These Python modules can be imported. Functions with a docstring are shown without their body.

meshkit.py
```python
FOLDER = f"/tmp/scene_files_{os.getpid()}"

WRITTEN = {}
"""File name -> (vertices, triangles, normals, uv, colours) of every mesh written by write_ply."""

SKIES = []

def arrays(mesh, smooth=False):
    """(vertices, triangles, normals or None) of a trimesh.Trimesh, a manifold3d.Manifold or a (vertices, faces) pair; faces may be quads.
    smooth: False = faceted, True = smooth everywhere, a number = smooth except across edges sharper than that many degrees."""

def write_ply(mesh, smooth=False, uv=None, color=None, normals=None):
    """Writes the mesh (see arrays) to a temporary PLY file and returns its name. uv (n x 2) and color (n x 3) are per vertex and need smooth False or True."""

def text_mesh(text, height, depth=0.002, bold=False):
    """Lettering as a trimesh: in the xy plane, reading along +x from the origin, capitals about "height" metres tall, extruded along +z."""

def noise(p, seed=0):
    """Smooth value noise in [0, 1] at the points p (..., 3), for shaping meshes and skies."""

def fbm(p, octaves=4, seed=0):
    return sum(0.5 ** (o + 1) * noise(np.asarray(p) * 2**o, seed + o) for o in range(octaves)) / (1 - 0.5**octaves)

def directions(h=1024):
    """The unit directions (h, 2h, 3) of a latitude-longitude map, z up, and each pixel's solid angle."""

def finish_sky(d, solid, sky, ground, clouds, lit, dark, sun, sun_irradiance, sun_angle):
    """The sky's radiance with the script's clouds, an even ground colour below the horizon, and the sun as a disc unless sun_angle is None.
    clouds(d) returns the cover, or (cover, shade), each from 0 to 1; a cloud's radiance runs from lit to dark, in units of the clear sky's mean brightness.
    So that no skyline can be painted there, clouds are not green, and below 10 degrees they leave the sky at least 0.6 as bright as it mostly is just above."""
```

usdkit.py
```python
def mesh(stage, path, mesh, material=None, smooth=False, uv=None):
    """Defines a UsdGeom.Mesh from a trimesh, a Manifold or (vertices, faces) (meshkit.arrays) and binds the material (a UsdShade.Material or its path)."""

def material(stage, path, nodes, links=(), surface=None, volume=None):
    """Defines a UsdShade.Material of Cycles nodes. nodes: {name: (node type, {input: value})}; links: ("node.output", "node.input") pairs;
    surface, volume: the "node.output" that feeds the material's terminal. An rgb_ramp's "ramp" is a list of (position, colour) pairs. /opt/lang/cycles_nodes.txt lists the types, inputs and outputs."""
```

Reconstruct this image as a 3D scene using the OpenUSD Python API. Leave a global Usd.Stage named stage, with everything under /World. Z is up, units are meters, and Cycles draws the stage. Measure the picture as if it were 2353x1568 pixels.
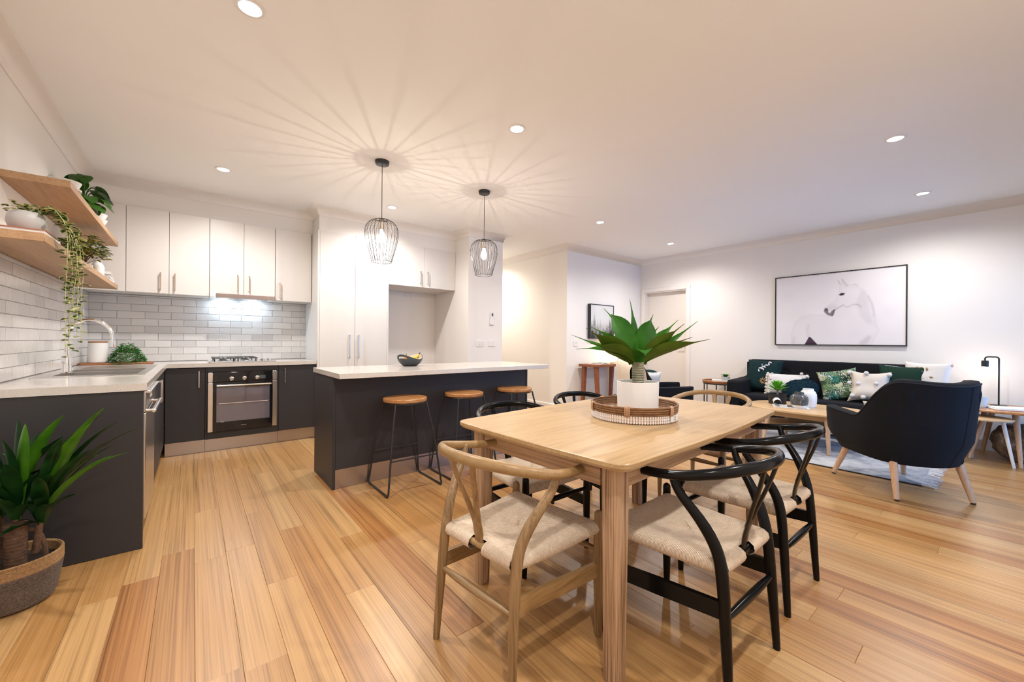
import math, random
import numpy as np, trimesh, manifold3d as mf, usdkit, meshkit
from pxr import Usd, UsdGeom, UsdLux, UsdShade, Gf, Sdf, Vt
from shapely.geometry import Polygon, Point, box as sbox
from shapely import affinity

stage = Usd.Stage.CreateInMemory()
UsdGeom.SetStageUpAxis(stage, 'Z')
UsdGeom.Xform.Define(stage, '/World')
UsdGeom.Scope.Define(stage, '/World/Looks')
R = random.Random(7)
PI = math.pi

# ------------------------------------------------------------------ camera, sky, exposure
YAW, ROLL, CAM_H = 0.6781, 0.0070, 1.15
fwd = np.array([math.sin(YAW), math.cos(YAW), 0])
rgt = np.array([math.cos(YAW), -math.sin(YAW), 0])
upv = np.array([0, 0, 1.0])
rgt, upv = rgt*math.cos(ROLL)+upv*math.sin(ROLL), upv*math.cos(ROLL)-rgt*math.sin(ROLL)
cam = UsdGeom.Camera.Define(stage, '/World/camera')
cam.AddTransformOp().Set(Gf.Matrix4d(*rgt, 0, *upv, 0, *(-fwd), 0, 0, 0, CAM_H, 1))
cam.CreateHorizontalApertureAttr(36.0)
cam.CreateVerticalApertureAttr(24.0)
cam.CreateFocalLengthAttr(36*910.3/2353)
cam.CreateClippingRangeAttr((0.05, 100))
cam.CreateExposureAttr(0.84)

sky = UsdLux.DomeLight.Define(stage, '/World/dusk_sky')       # blue hour outside the sliding door
sky.CreateColorAttr((0.18, 0.46, 1.0))
sky.CreateIntensityAttr(0.62)
DOWN, PEND, HOOD, HALL, TABLE_LAMP, FAIRY = 900.0, 4800.0, 55.0, 1300.0, 200.0, 60.0   # lamp radiances
WARM, NEUT, COOL = (1.0, 0.84, 0.66), (1.0, 0.955, 0.905), (0.62, 0.83, 1.0)

# ------------------------------------------------------------------ materials
M = {}
def mat(name, nodes, links, surface='p.BSDF'):
    M[name] = usdkit.material(stage, '/World/Looks/'+name, nodes, links, surface=surface)
    return M[name]

def plain(name, col, rough=0.5, metal=0.0, coat=0.0, spec=0.5, sheen=0.0, bump=0, bscale=200, var=0.0, vscale=6, aniso=None):
    n = {'p': ('principled_bsdf', {'base_color': col, 'roughness': rough, 'metallic': metal, 'coat_weight': coat,
                                   'coat_roughness': 0.12, 'specular_ior_level': spec, 'sheen_weight': sheen, 'sheen_roughness': 0.5})}
    l = []
    if bump or var:
        n['tc'] = ('texture_coordinate', {})
    if var:
        n['vn'] = ('noise_texture', {'scale': vscale, 'detail': 4.0})
        n['vr'] = ('rgb_ramp', {'ramp': [(0.3, tuple(c*(1-var) for c in col)), (0.7, tuple(min(1, c*(1+var)) for c in col))]})
        l += [('tc.object', 'vn.vector'), ('vn.fac', 'vr.fac'), ('vr.color', 'p.base_color')]
    if bump:
        n['bn'] = ('noise_texture', {'scale': bscale, 'detail': 3.0})
        n['b'] = ('bump', {'strength': bump, 'distance': 0.002})
        l += [('tc.object', 'bn.vector'), ('bn.fac', 'b.height'), ('b.normal', 'p.normal')]
    return mat(name, n, l)

def wood(name, cols, axis='y', rough=0.4, coat=0.0, fine=90, coarse=14, along=1.2, bump=0.12, rand=True, contrast=0.5, spec=0.5, lo=.26, hi=.72, stretch=.06):
    """Grain drawn out along one object axis; object_info.random moves it from piece to piece."""
    sc = {'x': (stretch, 1, 1), 'y': (1, stretch, 1), 'z': (1, 1, stretch)}[axis]
    n = {'tc': ('texture_coordinate', {}), 'oi': ('object_info', {}),
         'mul': ('math', {'math_type': 'multiply', 'value2': 37.0}),
         'cx': ('combine_xyz', {}), 'add': ('vector_math', {'math_type': 'add'}),
         'mp': ('mapping', {'scale': sc}),
         'n1': ('noise_texture', {'scale': coarse, 'detail': 3.0, 'distortion': 0.6}),
         'n2': ('noise_texture', {'scale': fine, 'detail': 3.0}),
         'mx': ('mix_float', {'fac': contrast}),
         'rp': ('rgb_ramp', {'ramp': [(lo, cols[0]), ((lo+hi)/2-.01, cols[1]), (hi, cols[2])]}),
         'b': ('bump', {'strength': bump, 'distance': 0.001}),
         'p': ('principled_bsdf', {'roughness': rough, 'coat_weight': coat, 'coat_roughness': 0.30, 'specular_ior_level': spec})}
    l = [('oi.random', 'mul.value1'), ('mul.value', 'cx.x'), ('mul.value', 'cx.y'), ('mul.value', 'cx.z'),
         ('tc.object', 'add.vector1'), ('cx.vector', 'add.vector2'), ('add.vector', 'mp.vector'),
         ('mp.vector', 'n1.vector'), ('mp.vector', 'n2.vector'), ('n1.fac', 'mx.a'), ('n2.fac', 'mx.b'),
         ('mx.result', 'rp.fac'), ('rp.color', 'p.base_color'), ('n2.fac', 'b.height'), ('b.normal', 'p.normal')]
    return mat(name, n, l)

def emit(name, col, strength):
    return mat(name, {'e': ('emission', {'color': col, 'strength': strength})}, [], surface='e.emission')

plain('wall_paint', (0.82, 0.795, 0.77), 0.75, bump=0.05, bscale=400)
plain('ceiling_paint', (0.885, 0.89, 0.89), 0.85)
plain('trim_paint', (0.82, 0.785, 0.75), 0.4)
plain('cabinet_white', (0.73, 0.705, 0.68), 0.34, spec=0.4)
plain('cabinet_charcoal', (0.036, 0.034, 0.037), 0.45, spec=0.35, bump=0.04, bscale=600)
plain('kick_metal', (0.52, 0.48, 0.47), 0.3, metal=1.0)
plain('steel', (0.72, 0.70, 0.68), 0.24, metal=1.0)
plain('chrome', (0.85, 0.85, 0.86), 0.06, metal=1.0)
plain('brushed_bronze', (0.62, 0.52, 0.42), 0.3, metal=1.0)
plain('black_metal', (0.018, 0.018, 0.020), 0.38)
plain('black_plastic', (0.012, 0.012, 0.014), 0.25)
plain('black_gloss', (0.006, 0.006, 0.008), 0.05)
plain('oven_window', (0.12, 0.115, 0.155), 0.04, coat=1.0, spec=1.0)
plain('white_plastic', (0.80, 0.79, 0.78), 0.3)
plain('grey_lcd', (0.07, 0.10, 0.10), 0.2)
plain('chair_black', (0.0035, 0.004, 0.0048), 0.20, spec=0.22)
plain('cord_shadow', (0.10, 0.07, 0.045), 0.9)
plain('white_ceramic', (0.82, 0.81, 0.80), 0.35)
plain('white_matt', (0.80, 0.79, 0.785), 0.6)
plain('grey_glaze', (0.50, 0.50, 0.49), 0.45, var=0.06)
plain('black_pot', (0.012, 0.012, 0.014), 0.5)
plain('soil', (0.035, 0.025, 0.018), 0.95, bump=0.8, bscale=90)
plain('sofa_fabric', (0.0065, 0.0072, 0.010), 0.9, spec=0.2, sheen=0.02, bump=0.35, bscale=500, var=0.25, vscale=260)
plain('piping_fabric', (0.006, 0.007, 0.011), 0.9)
plain('cushion_teal', (0.006, 0.024, 0.028), 0.9, spec=.2, var=0.2, vscale=30)
plain('cushion_blue_fur', (0.004, 0.022, 0.038), 0.95, spec=.2, bump=1.0, bscale=120)
plain('cushion_green', (0.007, 0.030, 0.018), 0.85, spec=.25)
plain('cushion_cream', (0.66, 0.60, 0.53), 0.95, bump=0.3, bscale=260)
plain('cushion_white', (0.68, 0.665, 0.65), 0.95, bump=0.3, bscale=260)
plain('pink_thread', (0.62, 0.40, 0.36), 0.9)
plain('throw_cream', (0.74, 0.66, 0.55), 0.95, bump=0.35, bscale=240)
plain('thread_silver', (0.62, 0.64, 0.70), 0.7)
plain('thread_blue', (0.30, 0.45, 0.68), 0.7)
plain('thread_gold', (0.36, 0.24, 0.10), 0.8)
plain('paper', (0.78, 0.77, 0.76), 0.6)
plain('paper_ink', (0.13, 0.10, 0.10), 0.5)
plain('cover_orange', (0.45, 0.13, 0.06), 0.5)
plain('rug_fringe', (0.62, 0.63, 0.66), 0.95)
plain('rug_edge', (0.03, 0.025, 0.025), 0.9)
plain('banana', (0.72, 0.47, 0.03), 0.45, var=0.12, vscale=40)
plain('banana_tip', (0.06, 0.035, 0.01), 0.7)
plain('pear_skin', (0.42, 0.16, 0.04), 0.5, var=0.2, vscale=30)
plain('bowl_charcoal', (0.035, 0.045, 0.055), 0.5, bump=0.15, bscale=500)
plain('bowl_lining', (0.74, 0.66, 0.56), 0.4)
plain('trunk_brown', (0.11, 0.060, 0.035), 0.9, bump=0.9, bscale=70, var=0.4, vscale=50)
plain('stem_green', (0.24, 0.235, 0.16), 0.6, var=0.3, vscale=20)
plain('cup_blue', (0.62, 0.72, 0.82), 0.3)
plain('hood_metal', (0.36, 0.29, 0.27), 0.35, metal=1.0)
plain('glaze_dark', (0.085, 0.088, 0.095), 0.12, var=0.4, vscale=60)
plain('door_paint', (0.78, 0.735, 0.69), 0.45)
plain('outlet_white', (0.80, 0.78, 0.765), 0.35)
plain('cable_brown', (0.10, 0.065, 0.045), 0.7)
plain('grommet', (0.02, 0.02, 0.02), 0.5)

def leaf_mat(name, dark, light, rough=0.38, vein=0.0, trans=0.25, scale=9):
    n = {'tc': ('texture_coordinate', {}), 'ns': ('noise_texture', {'scale': scale, 'detail': 3.0}),
         'rp': ('rgb_ramp', {'ramp': [(0.3, dark), (0.7, light)]}),
         'p': ('principled_bsdf', {'roughness': rough, 'specular_ior_level': 0.3}), 't': ('translucent_bsdf', {}), 'm': ('mix_closure', {'fac': trans})}
    return mat(name, n, [('tc.object', 'ns.vector'), ('ns.fac', 'rp.fac'), ('rp.color', 'p.base_color'), ('rp.color', 't.color'),
                         ('p.BSDF', 'm.closure1'), ('t.BSDF', 'm.closure2')], surface='m.closure')
leaf_mat('leaf_agave', (0.012, 0.100, 0.003), (0.045, 0.215, 0.006), 0.40, trans=.35)
leaf_mat('leaf_agave_olive', (0.055, 0.110, 0.006), (0.105, 0.185, 0.012), 0.55)
leaf_mat('leaf_bright', (0.11, 0.40, 0.02), (0.20, 0.56, 0.05), 0.4)
leaf_mat('leaf_dracaena', (0.006, 0.030, 0.010), (0.020, 0.095, 0.018), 0.30)
leaf_mat('leaf_dracaena_light', (0.05, 0.20, 0.012), (0.11, 0.33, 0.02), 0.35)
leaf_mat('leaf_dark', (0.025, 0.095, 0.008), (0.055, 0.17, 0.018), 0.35)
leaf_mat('leaf_pothos', (0.010, 0.070, 0.018), (0.03, 0.14, 0.03), 0.4, scale=55)
leaf_mat('leaf_pothos_pale', (0.54, 0.56, 0.18), (0.76, 0.75, 0.42), 0.45, scale=40)
leaf_mat('leaf_olive', (0.17, 0.19, 0.03), (0.46, 0.37, 0.06), 0.5, scale=25)
leaf_mat('leaf_grey_green', (0.12, 0.19, 0.09), (0.18, 0.27, 0.13), 0.6, scale=25)
leaf_mat('leaf_fern', (0.02, 0.20, 0.012), (0.07, 0.40, 0.03), 0.5, scale=40)
leaf_mat('leaf_strap', (0.020, 0.055, 0.045), (0.030, 0.085, 0.06), 0.5)

# speckled engineered stone
def stone(name, a, b, c):
    mat(name, {'tc': ('texture_coordinate', {}), 'n1': ('noise_texture', {'scale': 330.0, 'detail': 2.0}),
               'n2': ('noise_texture', {'scale': 5.0, 'detail': 2.0}), 'mx': ('mix_float', {'fac': 0.2}),
               'rp': ('rgb_ramp', {'ramp': [(0.30, a), (0.5, b), (0.68, c)]}),
               'p': ('principled_bsdf', {'roughness': 0.14, 'specular_ior_level': 0.5})},
        [('tc.object', 'n1.vector'), ('tc.object', 'n2.vector'), ('n1.fac', 'mx.a'), ('n2.fac', 'mx.b'), ('mx.result', 'rp.fac'), ('rp.color', 'p.base_color')])
stone('stone_top', (0.50, 0.46, 0.425), (0.625, 0.58, 0.535), (0.72, 0.68, 0.635))

# glazed wall tiles: tone differs tile by tile, handmade ripple
mat('tile_glaze', {'tc': ('texture_coordinate', {}), 'oi': ('object_info', {}),
                   'rp': ('rgb_ramp', {'ramp': [(0.0, (0.55, 0.535, 0.535)), (0.3, (0.63, 0.61, 0.605)), (1.0, (0.69, 0.67, 0.66))]}),
                   'ns': ('noise_texture', {'scale': 26.0, 'detail': 2.0}), 'b': ('bump', {'strength': 0.35, 'distance': 0.004}),
                   'p': ('principled_bsdf', {'roughness': 0.16})},
    [('oi.random', 'rp.fac'), ('rp.color', 'p.base_color'), ('tc.object', 'ns.vector'), ('ns.fac', 'b.height'), ('b.normal', 'p.normal')])
plain('grout', (0.58, 0.56, 0.555), 0.9)

# timber
OAK = [(0.31, 0.190, 0.082), (0.43, 0.280, 0.135), (0.51, 0.35, 0.185)]
wood('oak_x', OAK, 'x', 0.33, bump=0.1, stretch=.035, coarse=22, fine=120, lo=.30, hi=.70)
wood('oak_z', [(0.19, 0.105, 0.055), (0.38, 0.235, 0.135), (0.52, 0.35, 0.225)], 'z', 0.42, bump=0.25, lo=.40, hi=.61, fine=190, coarse=45, stretch=.02)
wood('oak_y', OAK, 'y', 0.38)
wood('oak_apron', [(0.30, 0.18, 0.10), (0.42, 0.265, 0.15), (0.52, 0.34, 0.21)], 'x', 0.42, bump=0.25, lo=.40, hi=.61, fine=190, coarse=45, stretch=.02)
wood('oak_apron_y', [(0.30, 0.18, 0.10), (0.42, 0.265, 0.15), (0.52, 0.34, 0.21)], 'y', 0.42, bump=0.25, lo=.40, hi=.61, fine=190, coarse=45, stretch=.02)
wood('chair_oak', [(0.17, 0.092, 0.034), (0.31, 0.185, 0.075), (0.41, 0.265, 0.12)], 'x', 0.36, fine=150, coarse=36, lo=.30, hi=.70, stretch=.02)
wood('chair_oak_z', [(0.15, 0.085, 0.036), (0.27, 0.165, 0.075), (0.36, 0.235, 0.12)], 'z', 0.36, fine=150, coarse=36, lo=.34, hi=.67, stretch=.02)
wood('chair_oak_y', [(0.15, 0.085, 0.036), (0.27, 0.165, 0.075), (0.36, 0.235, 0.12)], 'y', 0.36, fine=150, coarse=36, lo=.38, hi=.64, stretch=.03)
wood('chair_oak_rail', [(0.20, 0.115, 0.045), (0.31, 0.19, 0.08), (0.39, 0.255, 0.12)], 'y', 0.36, fine=90, coarse=12, lo=.25, hi=.75, stretch=.35)
wood('shelf_oak', [(0.33, 0.18, 0.09), (0.46, 0.275, 0.145), (0.54, 0.345, 0.19)], 'y', 0.5)
wood('stool_wood', [(0.20, 0.075, 0.022), (0.40, 0.18, 0.06), (0.58, 0.32, 0.13)], 'x', 0.35, coarse=22)
wood('red_timber', [(0.17, 0.052, 0.020), (0.26, 0.085, 0.034), (0.36, 0.13, 0.055)], 'x', 0.4)
wood('board_timber', [(0.12, 0.045, 0.02), (0.28, 0.115, 0.05), (0.42, 0.20, 0.09)], 'x', 0.5, coarse=20)
wood('beech', [(0.46, 0.27, 0.15), (0.56, 0.35, 0.21), (0.64, 0.43, 0.28)], 'z', 0.4)
wood('light_oak', [(0.50, 0.32, 0.15), (0.60, 0.40, 0.21), (0.68, 0.48, 0.28)], 'y', 0.4)
wood('rattan', [(0.10, 0.045, 0.018), (0.20, 0.095, 0.040), (0.30, 0.155, 0.070)], 'x', 0.45, coarse=30)
plain('rattan_pale', (0.50, 0.29, 0.18), 0.5)
plain('tray_base', (0.45, 0.27, 0.13), 0.5, var=0.3, vscale=25)
plain('cotton_white', (0.74, 0.73, 0.74), 0.85)
plain('seagrass', (0.20, 0.125, 0.065), 0.9, bump=0.6, bscale=300, var=0.35, vscale=120)
plain('seagrass_dark', (0.14, 0.10, 0.078), 0.9, bump=0.6, bscale=300, var=0.45, vscale=150)
plain('seagrass_tan', (0.36, 0.21, 0.095), 0.9, bump=0.6, bscale=300, var=0.3, vscale=120)

FLOOR_TONES = [  # blackbutt / ash boards, one tone per board
    [(0.36, 0.195, 0.072), (0.47, 0.280, 0.112), (0.55, 0.350, 0.155)],
    [(0.40, 0.235, 0.095), (0.52, 0.330, 0.145), (0.59, 0.395, 0.190)],
    [(0.32, 0.155, 0.052), (0.43, 0.240, 0.088), (0.51, 0.305, 0.125)],
    [(0.44, 0.275, 0.120), (0.56, 0.375, 0.180), (0.63, 0.440, 0.225)],
    [(0.24, 0.100, 0.030), (0.39, 0.195, 0.068), (0.50, 0.290, 0.115)],
    [(0.38, 0.215, 0.085), (0.49, 0.300, 0.130), (0.56, 0.365, 0.170)]]
for i, c in enumerate(FLOOR_TONES):
    c = [(k[0]*.88, k[1]*.775, k[2]*.66) for k in c]; wood('floor_board_%d' % i, [tuple(q*.66 for q in c[0]), c[1], tuple(min(1, q*1.10) for q in c[2])], 'y', 0.36, coat=0.30, fine=170, coarse=26, bump=0.03, contrast=0.52, lo=.31, hi=.69, stretch=.007)
plain('floor_joint', (0.26, 0.15, 0.07), 0.9)

def cord(name, direction):
    mat(name, {'tc': ('texture_coordinate', {}), 'w': ('wave_texture', {'bands_direction': direction, 'scale': 66.0, 'distortion': 0.8, 'detail': 1.0, 'detail_scale': 2.0}),
               'n': ('noise_texture', {'scale': 60.0, 'detail': 3.0}), 'mx': ('mix_float', {'fac': 0.45}),
               'rp': ('rgb_ramp', {'ramp': [(0.10, (0.46, 0.33, 0.22)), (0.36, (0.76, 0.60, 0.45)), (0.85, (0.86, 0.72, 0.57))]}),
               'b': ('bump', {'strength': 0.8, 'distance': 0.003}),
               'p': ('principled_bsdf', {'roughness': 0.85})},
        [('tc.object', 'w.vector'), ('tc.object', 'n.vector'), ('w.fac', 'mx.a'), ('n.fac', 'mx.b'), ('mx.result', 'rp.fac'), ('rp.color', 'p.base_color'), ('w.fac', 'b.height'), ('b.normal', 'p.normal')])
cord('cord_across_x', 'x')
cord('cord_across_y', 'y')

# printed panels read their colour from the mesh (flat print on canvas, paper, cloth)
def printed(name, rough):
    mat(name, {'a': ('attribute', {'attribute': 'print'}), 'p': ('principled_bsdf', {'roughness': rough})}, [('a.color', 'p.base_color')])
printed('print_canvas', 0.55)
printed('print_cloth', 0.9)
mat('rug_pile', {'tc': ('texture_coordinate', {}), 'n1': ('noise_texture', {'scale': 5.0, 'detail': 6.0, 'roughness': 0.7, 'distortion': 0.5}), 'n2': ('noise_texture', {'scale': 160.0, 'detail': 2.0}),
                 'rp': ('rgb_ramp', {'ramp': [(0.36, (0.22, 0.245, 0.30)), (0.5, (0.42, 0.44, 0.48)), (0.64, (0.54, 0.545, 0.55))]}),
                 'b': ('bump', {'strength': 0.7, 'distance': 0.006}), 'p': ('principled_bsdf', {'roughness': 0.95})},
    [('tc.object', 'n1.vector'), ('tc.object', 'n2.vector'), ('n1.fac', 'rp.fac'), ('rp.color', 'p.base_color'), ('n2.fac', 'b.height'), ('b.normal', 'p.normal')])
mat('rough_stone', {'tc': ('texture_coordinate', {}), 'n1': ('noise_texture', {'scale': 14.0, 'detail': 6.0, 'roughness': 0.7}),
                    'rp': ('rgb_ramp', {'ramp': [(0.36, (0.075, 0.050, 0.034)), (0.55, (0.20, 0.145, 0.105)), (0.68, (0.52, 0.47, 0.43))]}),
                    'b': ('bump', {'strength': 1.0, 'distance': 0.01}), 'p': ('principled_bsdf', {'roughness': 0.85})},
    [('tc.object', 'n1.vector'), ('n1.fac', 'rp.fac'), ('rp.color', 'p.base_color'), ('n1.fac', 'b.height'), ('b.normal', 'p.normal')])
mat('clear_glass', {'f': ('fresnel', {'IOR': 1.45}), 't': ('transparent_bsdf', {'color': (0.97, 0.98, 0.98)}), 'g': ('glossy_bsdf', {'roughness': 0.02, 'color': (1, 1, 1)}), 'm': ('mix_closure', {})},
    [('f.fac', 'm.fac'), ('t.BSDF', 'm.closure1'), ('g.BSDF', 'm.closure2')], surface='m.closure')
# bulb envelopes: glass that glows from the filament inside it
def bulb(name, col, strength, clear):
    mat(name, {'t': ('transparent_bsdf', {'color': (1, 1, 1)}), 'e': ('emission', {'color': col, 'strength': strength}), 'm': ('mix_closure', {'fac': 1-clear})},
        [('t.BSDF', 'm.closure1'), ('e.emission', 'm.closure2')], surface='m.closure')
bulb('bulb_glass', (1.0, 0.88, 0.68), 4.5, 0.55)
bulb('globe_glass', (1.0, 0.72, 0.34), 2.6, 0.6)
emit('filament', WARM, PEND)
emit('filament_lamp', WARM, TABLE_LAMP)
emit('lamp_disc', NEUT, 9.0)
emit('lamp_disc_hall', (1.0, 0.90, 0.75), 9.0)
emit('hood_lamp', COOL, HOOD)
emit('fairy_light', (1.0, 0.66, 0.26), FAIRY)

# ------------------------------------------------------------------ mesh helpers
def cat(ms):
    ms = [m for m in ms if m is not None]
    return ms[0] if len(ms) == 1 else trimesh.util.concatenate(ms)
def T(m, x=0, y=0, z=0, rz=0, rx=0, ry=0, s=1):
    m = m.copy(); A = trimesh.transformations
    if s != 1: m.apply_scale(s)
    if rx: m.apply_transform(A.rotation_matrix(rx, [1, 0, 0]))
    if ry: m.apply_transform(A.rotation_matrix(ry, [0, 1, 0]))
    if rz: m.apply_transform(A.rotation_matrix(rz, [0, 0, 1]))
    m.apply_translation([x, y, z]); return m
_S = np.array([[i, j, k] for i in (-1, 1) for j in (-1, 1) for k in (-1, 1)], float)
_hull = trimesh.Trimesh(np.vstack([_S*np.array(a) for a in ((1, .9, .9), (.9, 1, .9), (.9, .9, 1))])).convex_hull
_ref = np.vstack([_S*np.array(a) for a in ((1, .9, .9), (.9, 1, .9), (.9, .9, 1))])
_map = np.array([int(np.argmin(np.abs(_ref-v).sum(1))) for v in _hull.vertices])
_CF = _map[_hull.faces]
def bx(x0, x1, y0, y1, z0, z1, b=0.0):
    """Box between limits; b chamfers every edge."""
    c = np.array([(x0+x1)/2, (y0+y1)/2, (z0+z1)/2]); h = np.abs([(x1-x0)/2, (y1-y0)/2, (z1-z0)/2])
    if b <= 0:
        m = trimesh.creation.box(2*h); m.apply_translation(c); return m
    b = min(b, h.min()*0.95)
    v = np.vstack([_S*(h-[0, b, b]), _S*(h-[b, 0, b]), _S*(h-[b, b, 0])])+c
    return trimesh.Trimesh(v, _CF, process=False)
def frames(P, closed=False, u0=None):
    P = np.asarray(P, float); n = len(P)
    t = (np.roll(P, -1, 0)-np.roll(P, 1, 0)) if closed else np.gradient(P, axis=0)
    t /= np.maximum(np.linalg.norm(t, axis=1, keepdims=True), 1e-12)
    a = np.array([0, 0, 1.0]) if abs(t[0, 2]) < 0.9 else np.array([1.0, 0, 0])
    u = np.cross(a, t[0]) if u0 is None else np.asarray(u0, float); u /= np.linalg.norm(u); U = []
    for i in range(n):
        u = u-t[i]*(u@t[i]); u /= max(np.linalg.norm(u), 1e-9); U.append(u.copy())
    U = np.array(U); return t, U, np.cross(t, U)
def tube(P, r, n=8, closed=False, r2=None, u0=None):
    """Swept round (or oval: r across, r2 up) section along P, with domed ends."""
    P = np.asarray(P, float); t, U, V = frames(P, closed, u0)
    r = np.broadcast_to(np.asarray(r, float), (len(P),)); r2 = r if r2 is None else np.broadcast_to(np.asarray(r2, float), (len(P),))
    if not closed:
        P = np.vstack([P[0]-t[0]*r[0]*.35, P, P[-1]+t[-1]*r[-1]*.35]); U = np.vstack([U[:1], U, U[-1:]]); V = np.vstack([V[:1], V, V[-1:]])
        r = np.r_[r[0]*.6, r, r[-1]*.6]; r2 = np.r_[r2[0]*.6, r2, r2[-1]*.6]
    a = np.arange(n)*2*PI/n
    v = (P[:, None]+U[:, None]*(r[:, None]*np.cos(a))[..., None]+V[:, None]*(r2[:, None]*np.sin(a))[..., None]).reshape(-1, 3)
    k = len(P); f = []
    for i in range(k if closed else k-1):
        j = (i+1) % k
        for s in range(n):
            q = (s+1) % n; f += [[i*n+s, i*n+q, j*n+q], [i*n+s, j*n+q, j*n+s]]
    if not closed:
        v = np.vstack([v, P[0], P[-1]]); e = len(v)
        for s in range(n):
            q = (s+1) % n; f += [[e-2, q, s], [e-1, (k-1)*n+s, (k-1)*n+q]]
    return trimesh.Trimesh(v, f, process=False)
def spline(P, n=24, closed=False):
    from scipy.interpolate import CubicSpline
    P = np.asarray(P, float)
    if closed: P = np.vstack([P, P[:1]])
    d = np.r_[0, np.cumsum(np.sqrt(np.linalg.norm(np.diff(P, axis=0), axis=1)))]
    t = np.linspace(0, d[-1], n+1 if closed else n)
    out = CubicSpline(d, P, bc_type='periodic' if closed else 'natural')(t)
    return out[:-1] if closed else out
def lathe(prof, n=32):
    """Surface of revolution of (r, z) pairs listed from the bottom up the outside; r = 0 closes."""
    prof = np.asarray(prof, float); a = np.arange(n)*2*PI/n; k = len(prof)
    v = np.stack([prof[:, 0][:, None]*np.cos(a), prof[:, 0][:, None]*np.sin(a), np.repeat(prof[:, 1][:, None], n, 1)], -1).reshape(-1, 3); f = []
    for i in range(k-1):
        for s in range(n):
            q = (s+1) % n; f += [[i*n+s, i*n+q, (i+1)*n+q], [i*n+s, (i+1)*n+q, (i+1)*n+s]]
    m = trimesh.Trimesh(v, f, process=False); m.merge_vertices(); m.update_faces(m.nondegenerate_faces()); return m
def prism(poly, z0, z1, b=0.0):
    """Plan outline pushed up from z0 to z1, with chamfered upper and lower rims."""
    if b <= 0: return T(trimesh.creation.extrude_polygon(poly, z1-z0, engine='earcut'), z=z0)
    inner = poly.buffer(-b)
    return cat([T(trimesh.creation.extrude_polygon(poly, z1-z0-2*b, engine='earcut'), z=z0+b),
                ring(inner, poly, z0, z0+b), ring(poly, inner, z1-b, z1)])
def ring(p0, p1, z0, z1):
    """Cap-and-skirt between two similar outlines (a chamfer with its flat face)."""
    n = 160; a = np.array([p0.exterior.interpolate(i/n, True).coords[0] for i in range(n)]); c = np.array(p0.centroid.coords[0])
    ang = np.arctan2(a[:, 1]-c[1], a[:, 0]-c[0]); a = a[np.argsort(ang)]
    bpts = np.array([p1.exterior.interpolate(i/n, True).coords[0] for i in range(n)]); ang = np.arctan2(bpts[:, 1]-c[1], bpts[:, 0]-c[0]); bpts = bpts[np.argsort(ang)]
    v = np.vstack([np.c_[a, np.full(n, z0)], np.c_[bpts, np.full(n, z1)], [[*c, z0]], [[*c, z1]]]); f = []
    for i in range(n):
        j = (i+1) % n; f += [[i, j, n+j], [i, n+j, n+i], [2*n, j, i], [2*n+1, n+i, n+j]]
    return trimesh.Trimesh(v, f, process=False)
def rrect(w, d, r, n=8): return sbox(-w/2+r, -d/2+r, w/2-r, d/2-r).buffer(r, quad_segs=n)
def rbox(x0, x1, y0, y1, z0, z1, r, seg=12):
    """Soft block: hull of eight balls."""
    c = [mf.Manifold.sphere(r, seg).translate([x, y, z]) for x in (x0+r, x1-r) for y in (y0+r, y1-r) for z in (z0+r, z1-r)]
    m = mf.Manifold.batch_hull(c).to_mesh(); return trimesh.Trimesh(m.vert_properties[:, :3], m.tri_verts, process=False)
def tm(man):
    m = man.to_mesh(); return trimesh.Trimesh(m.vert_properties[:, :3], m.tri_verts, process=False)
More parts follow.
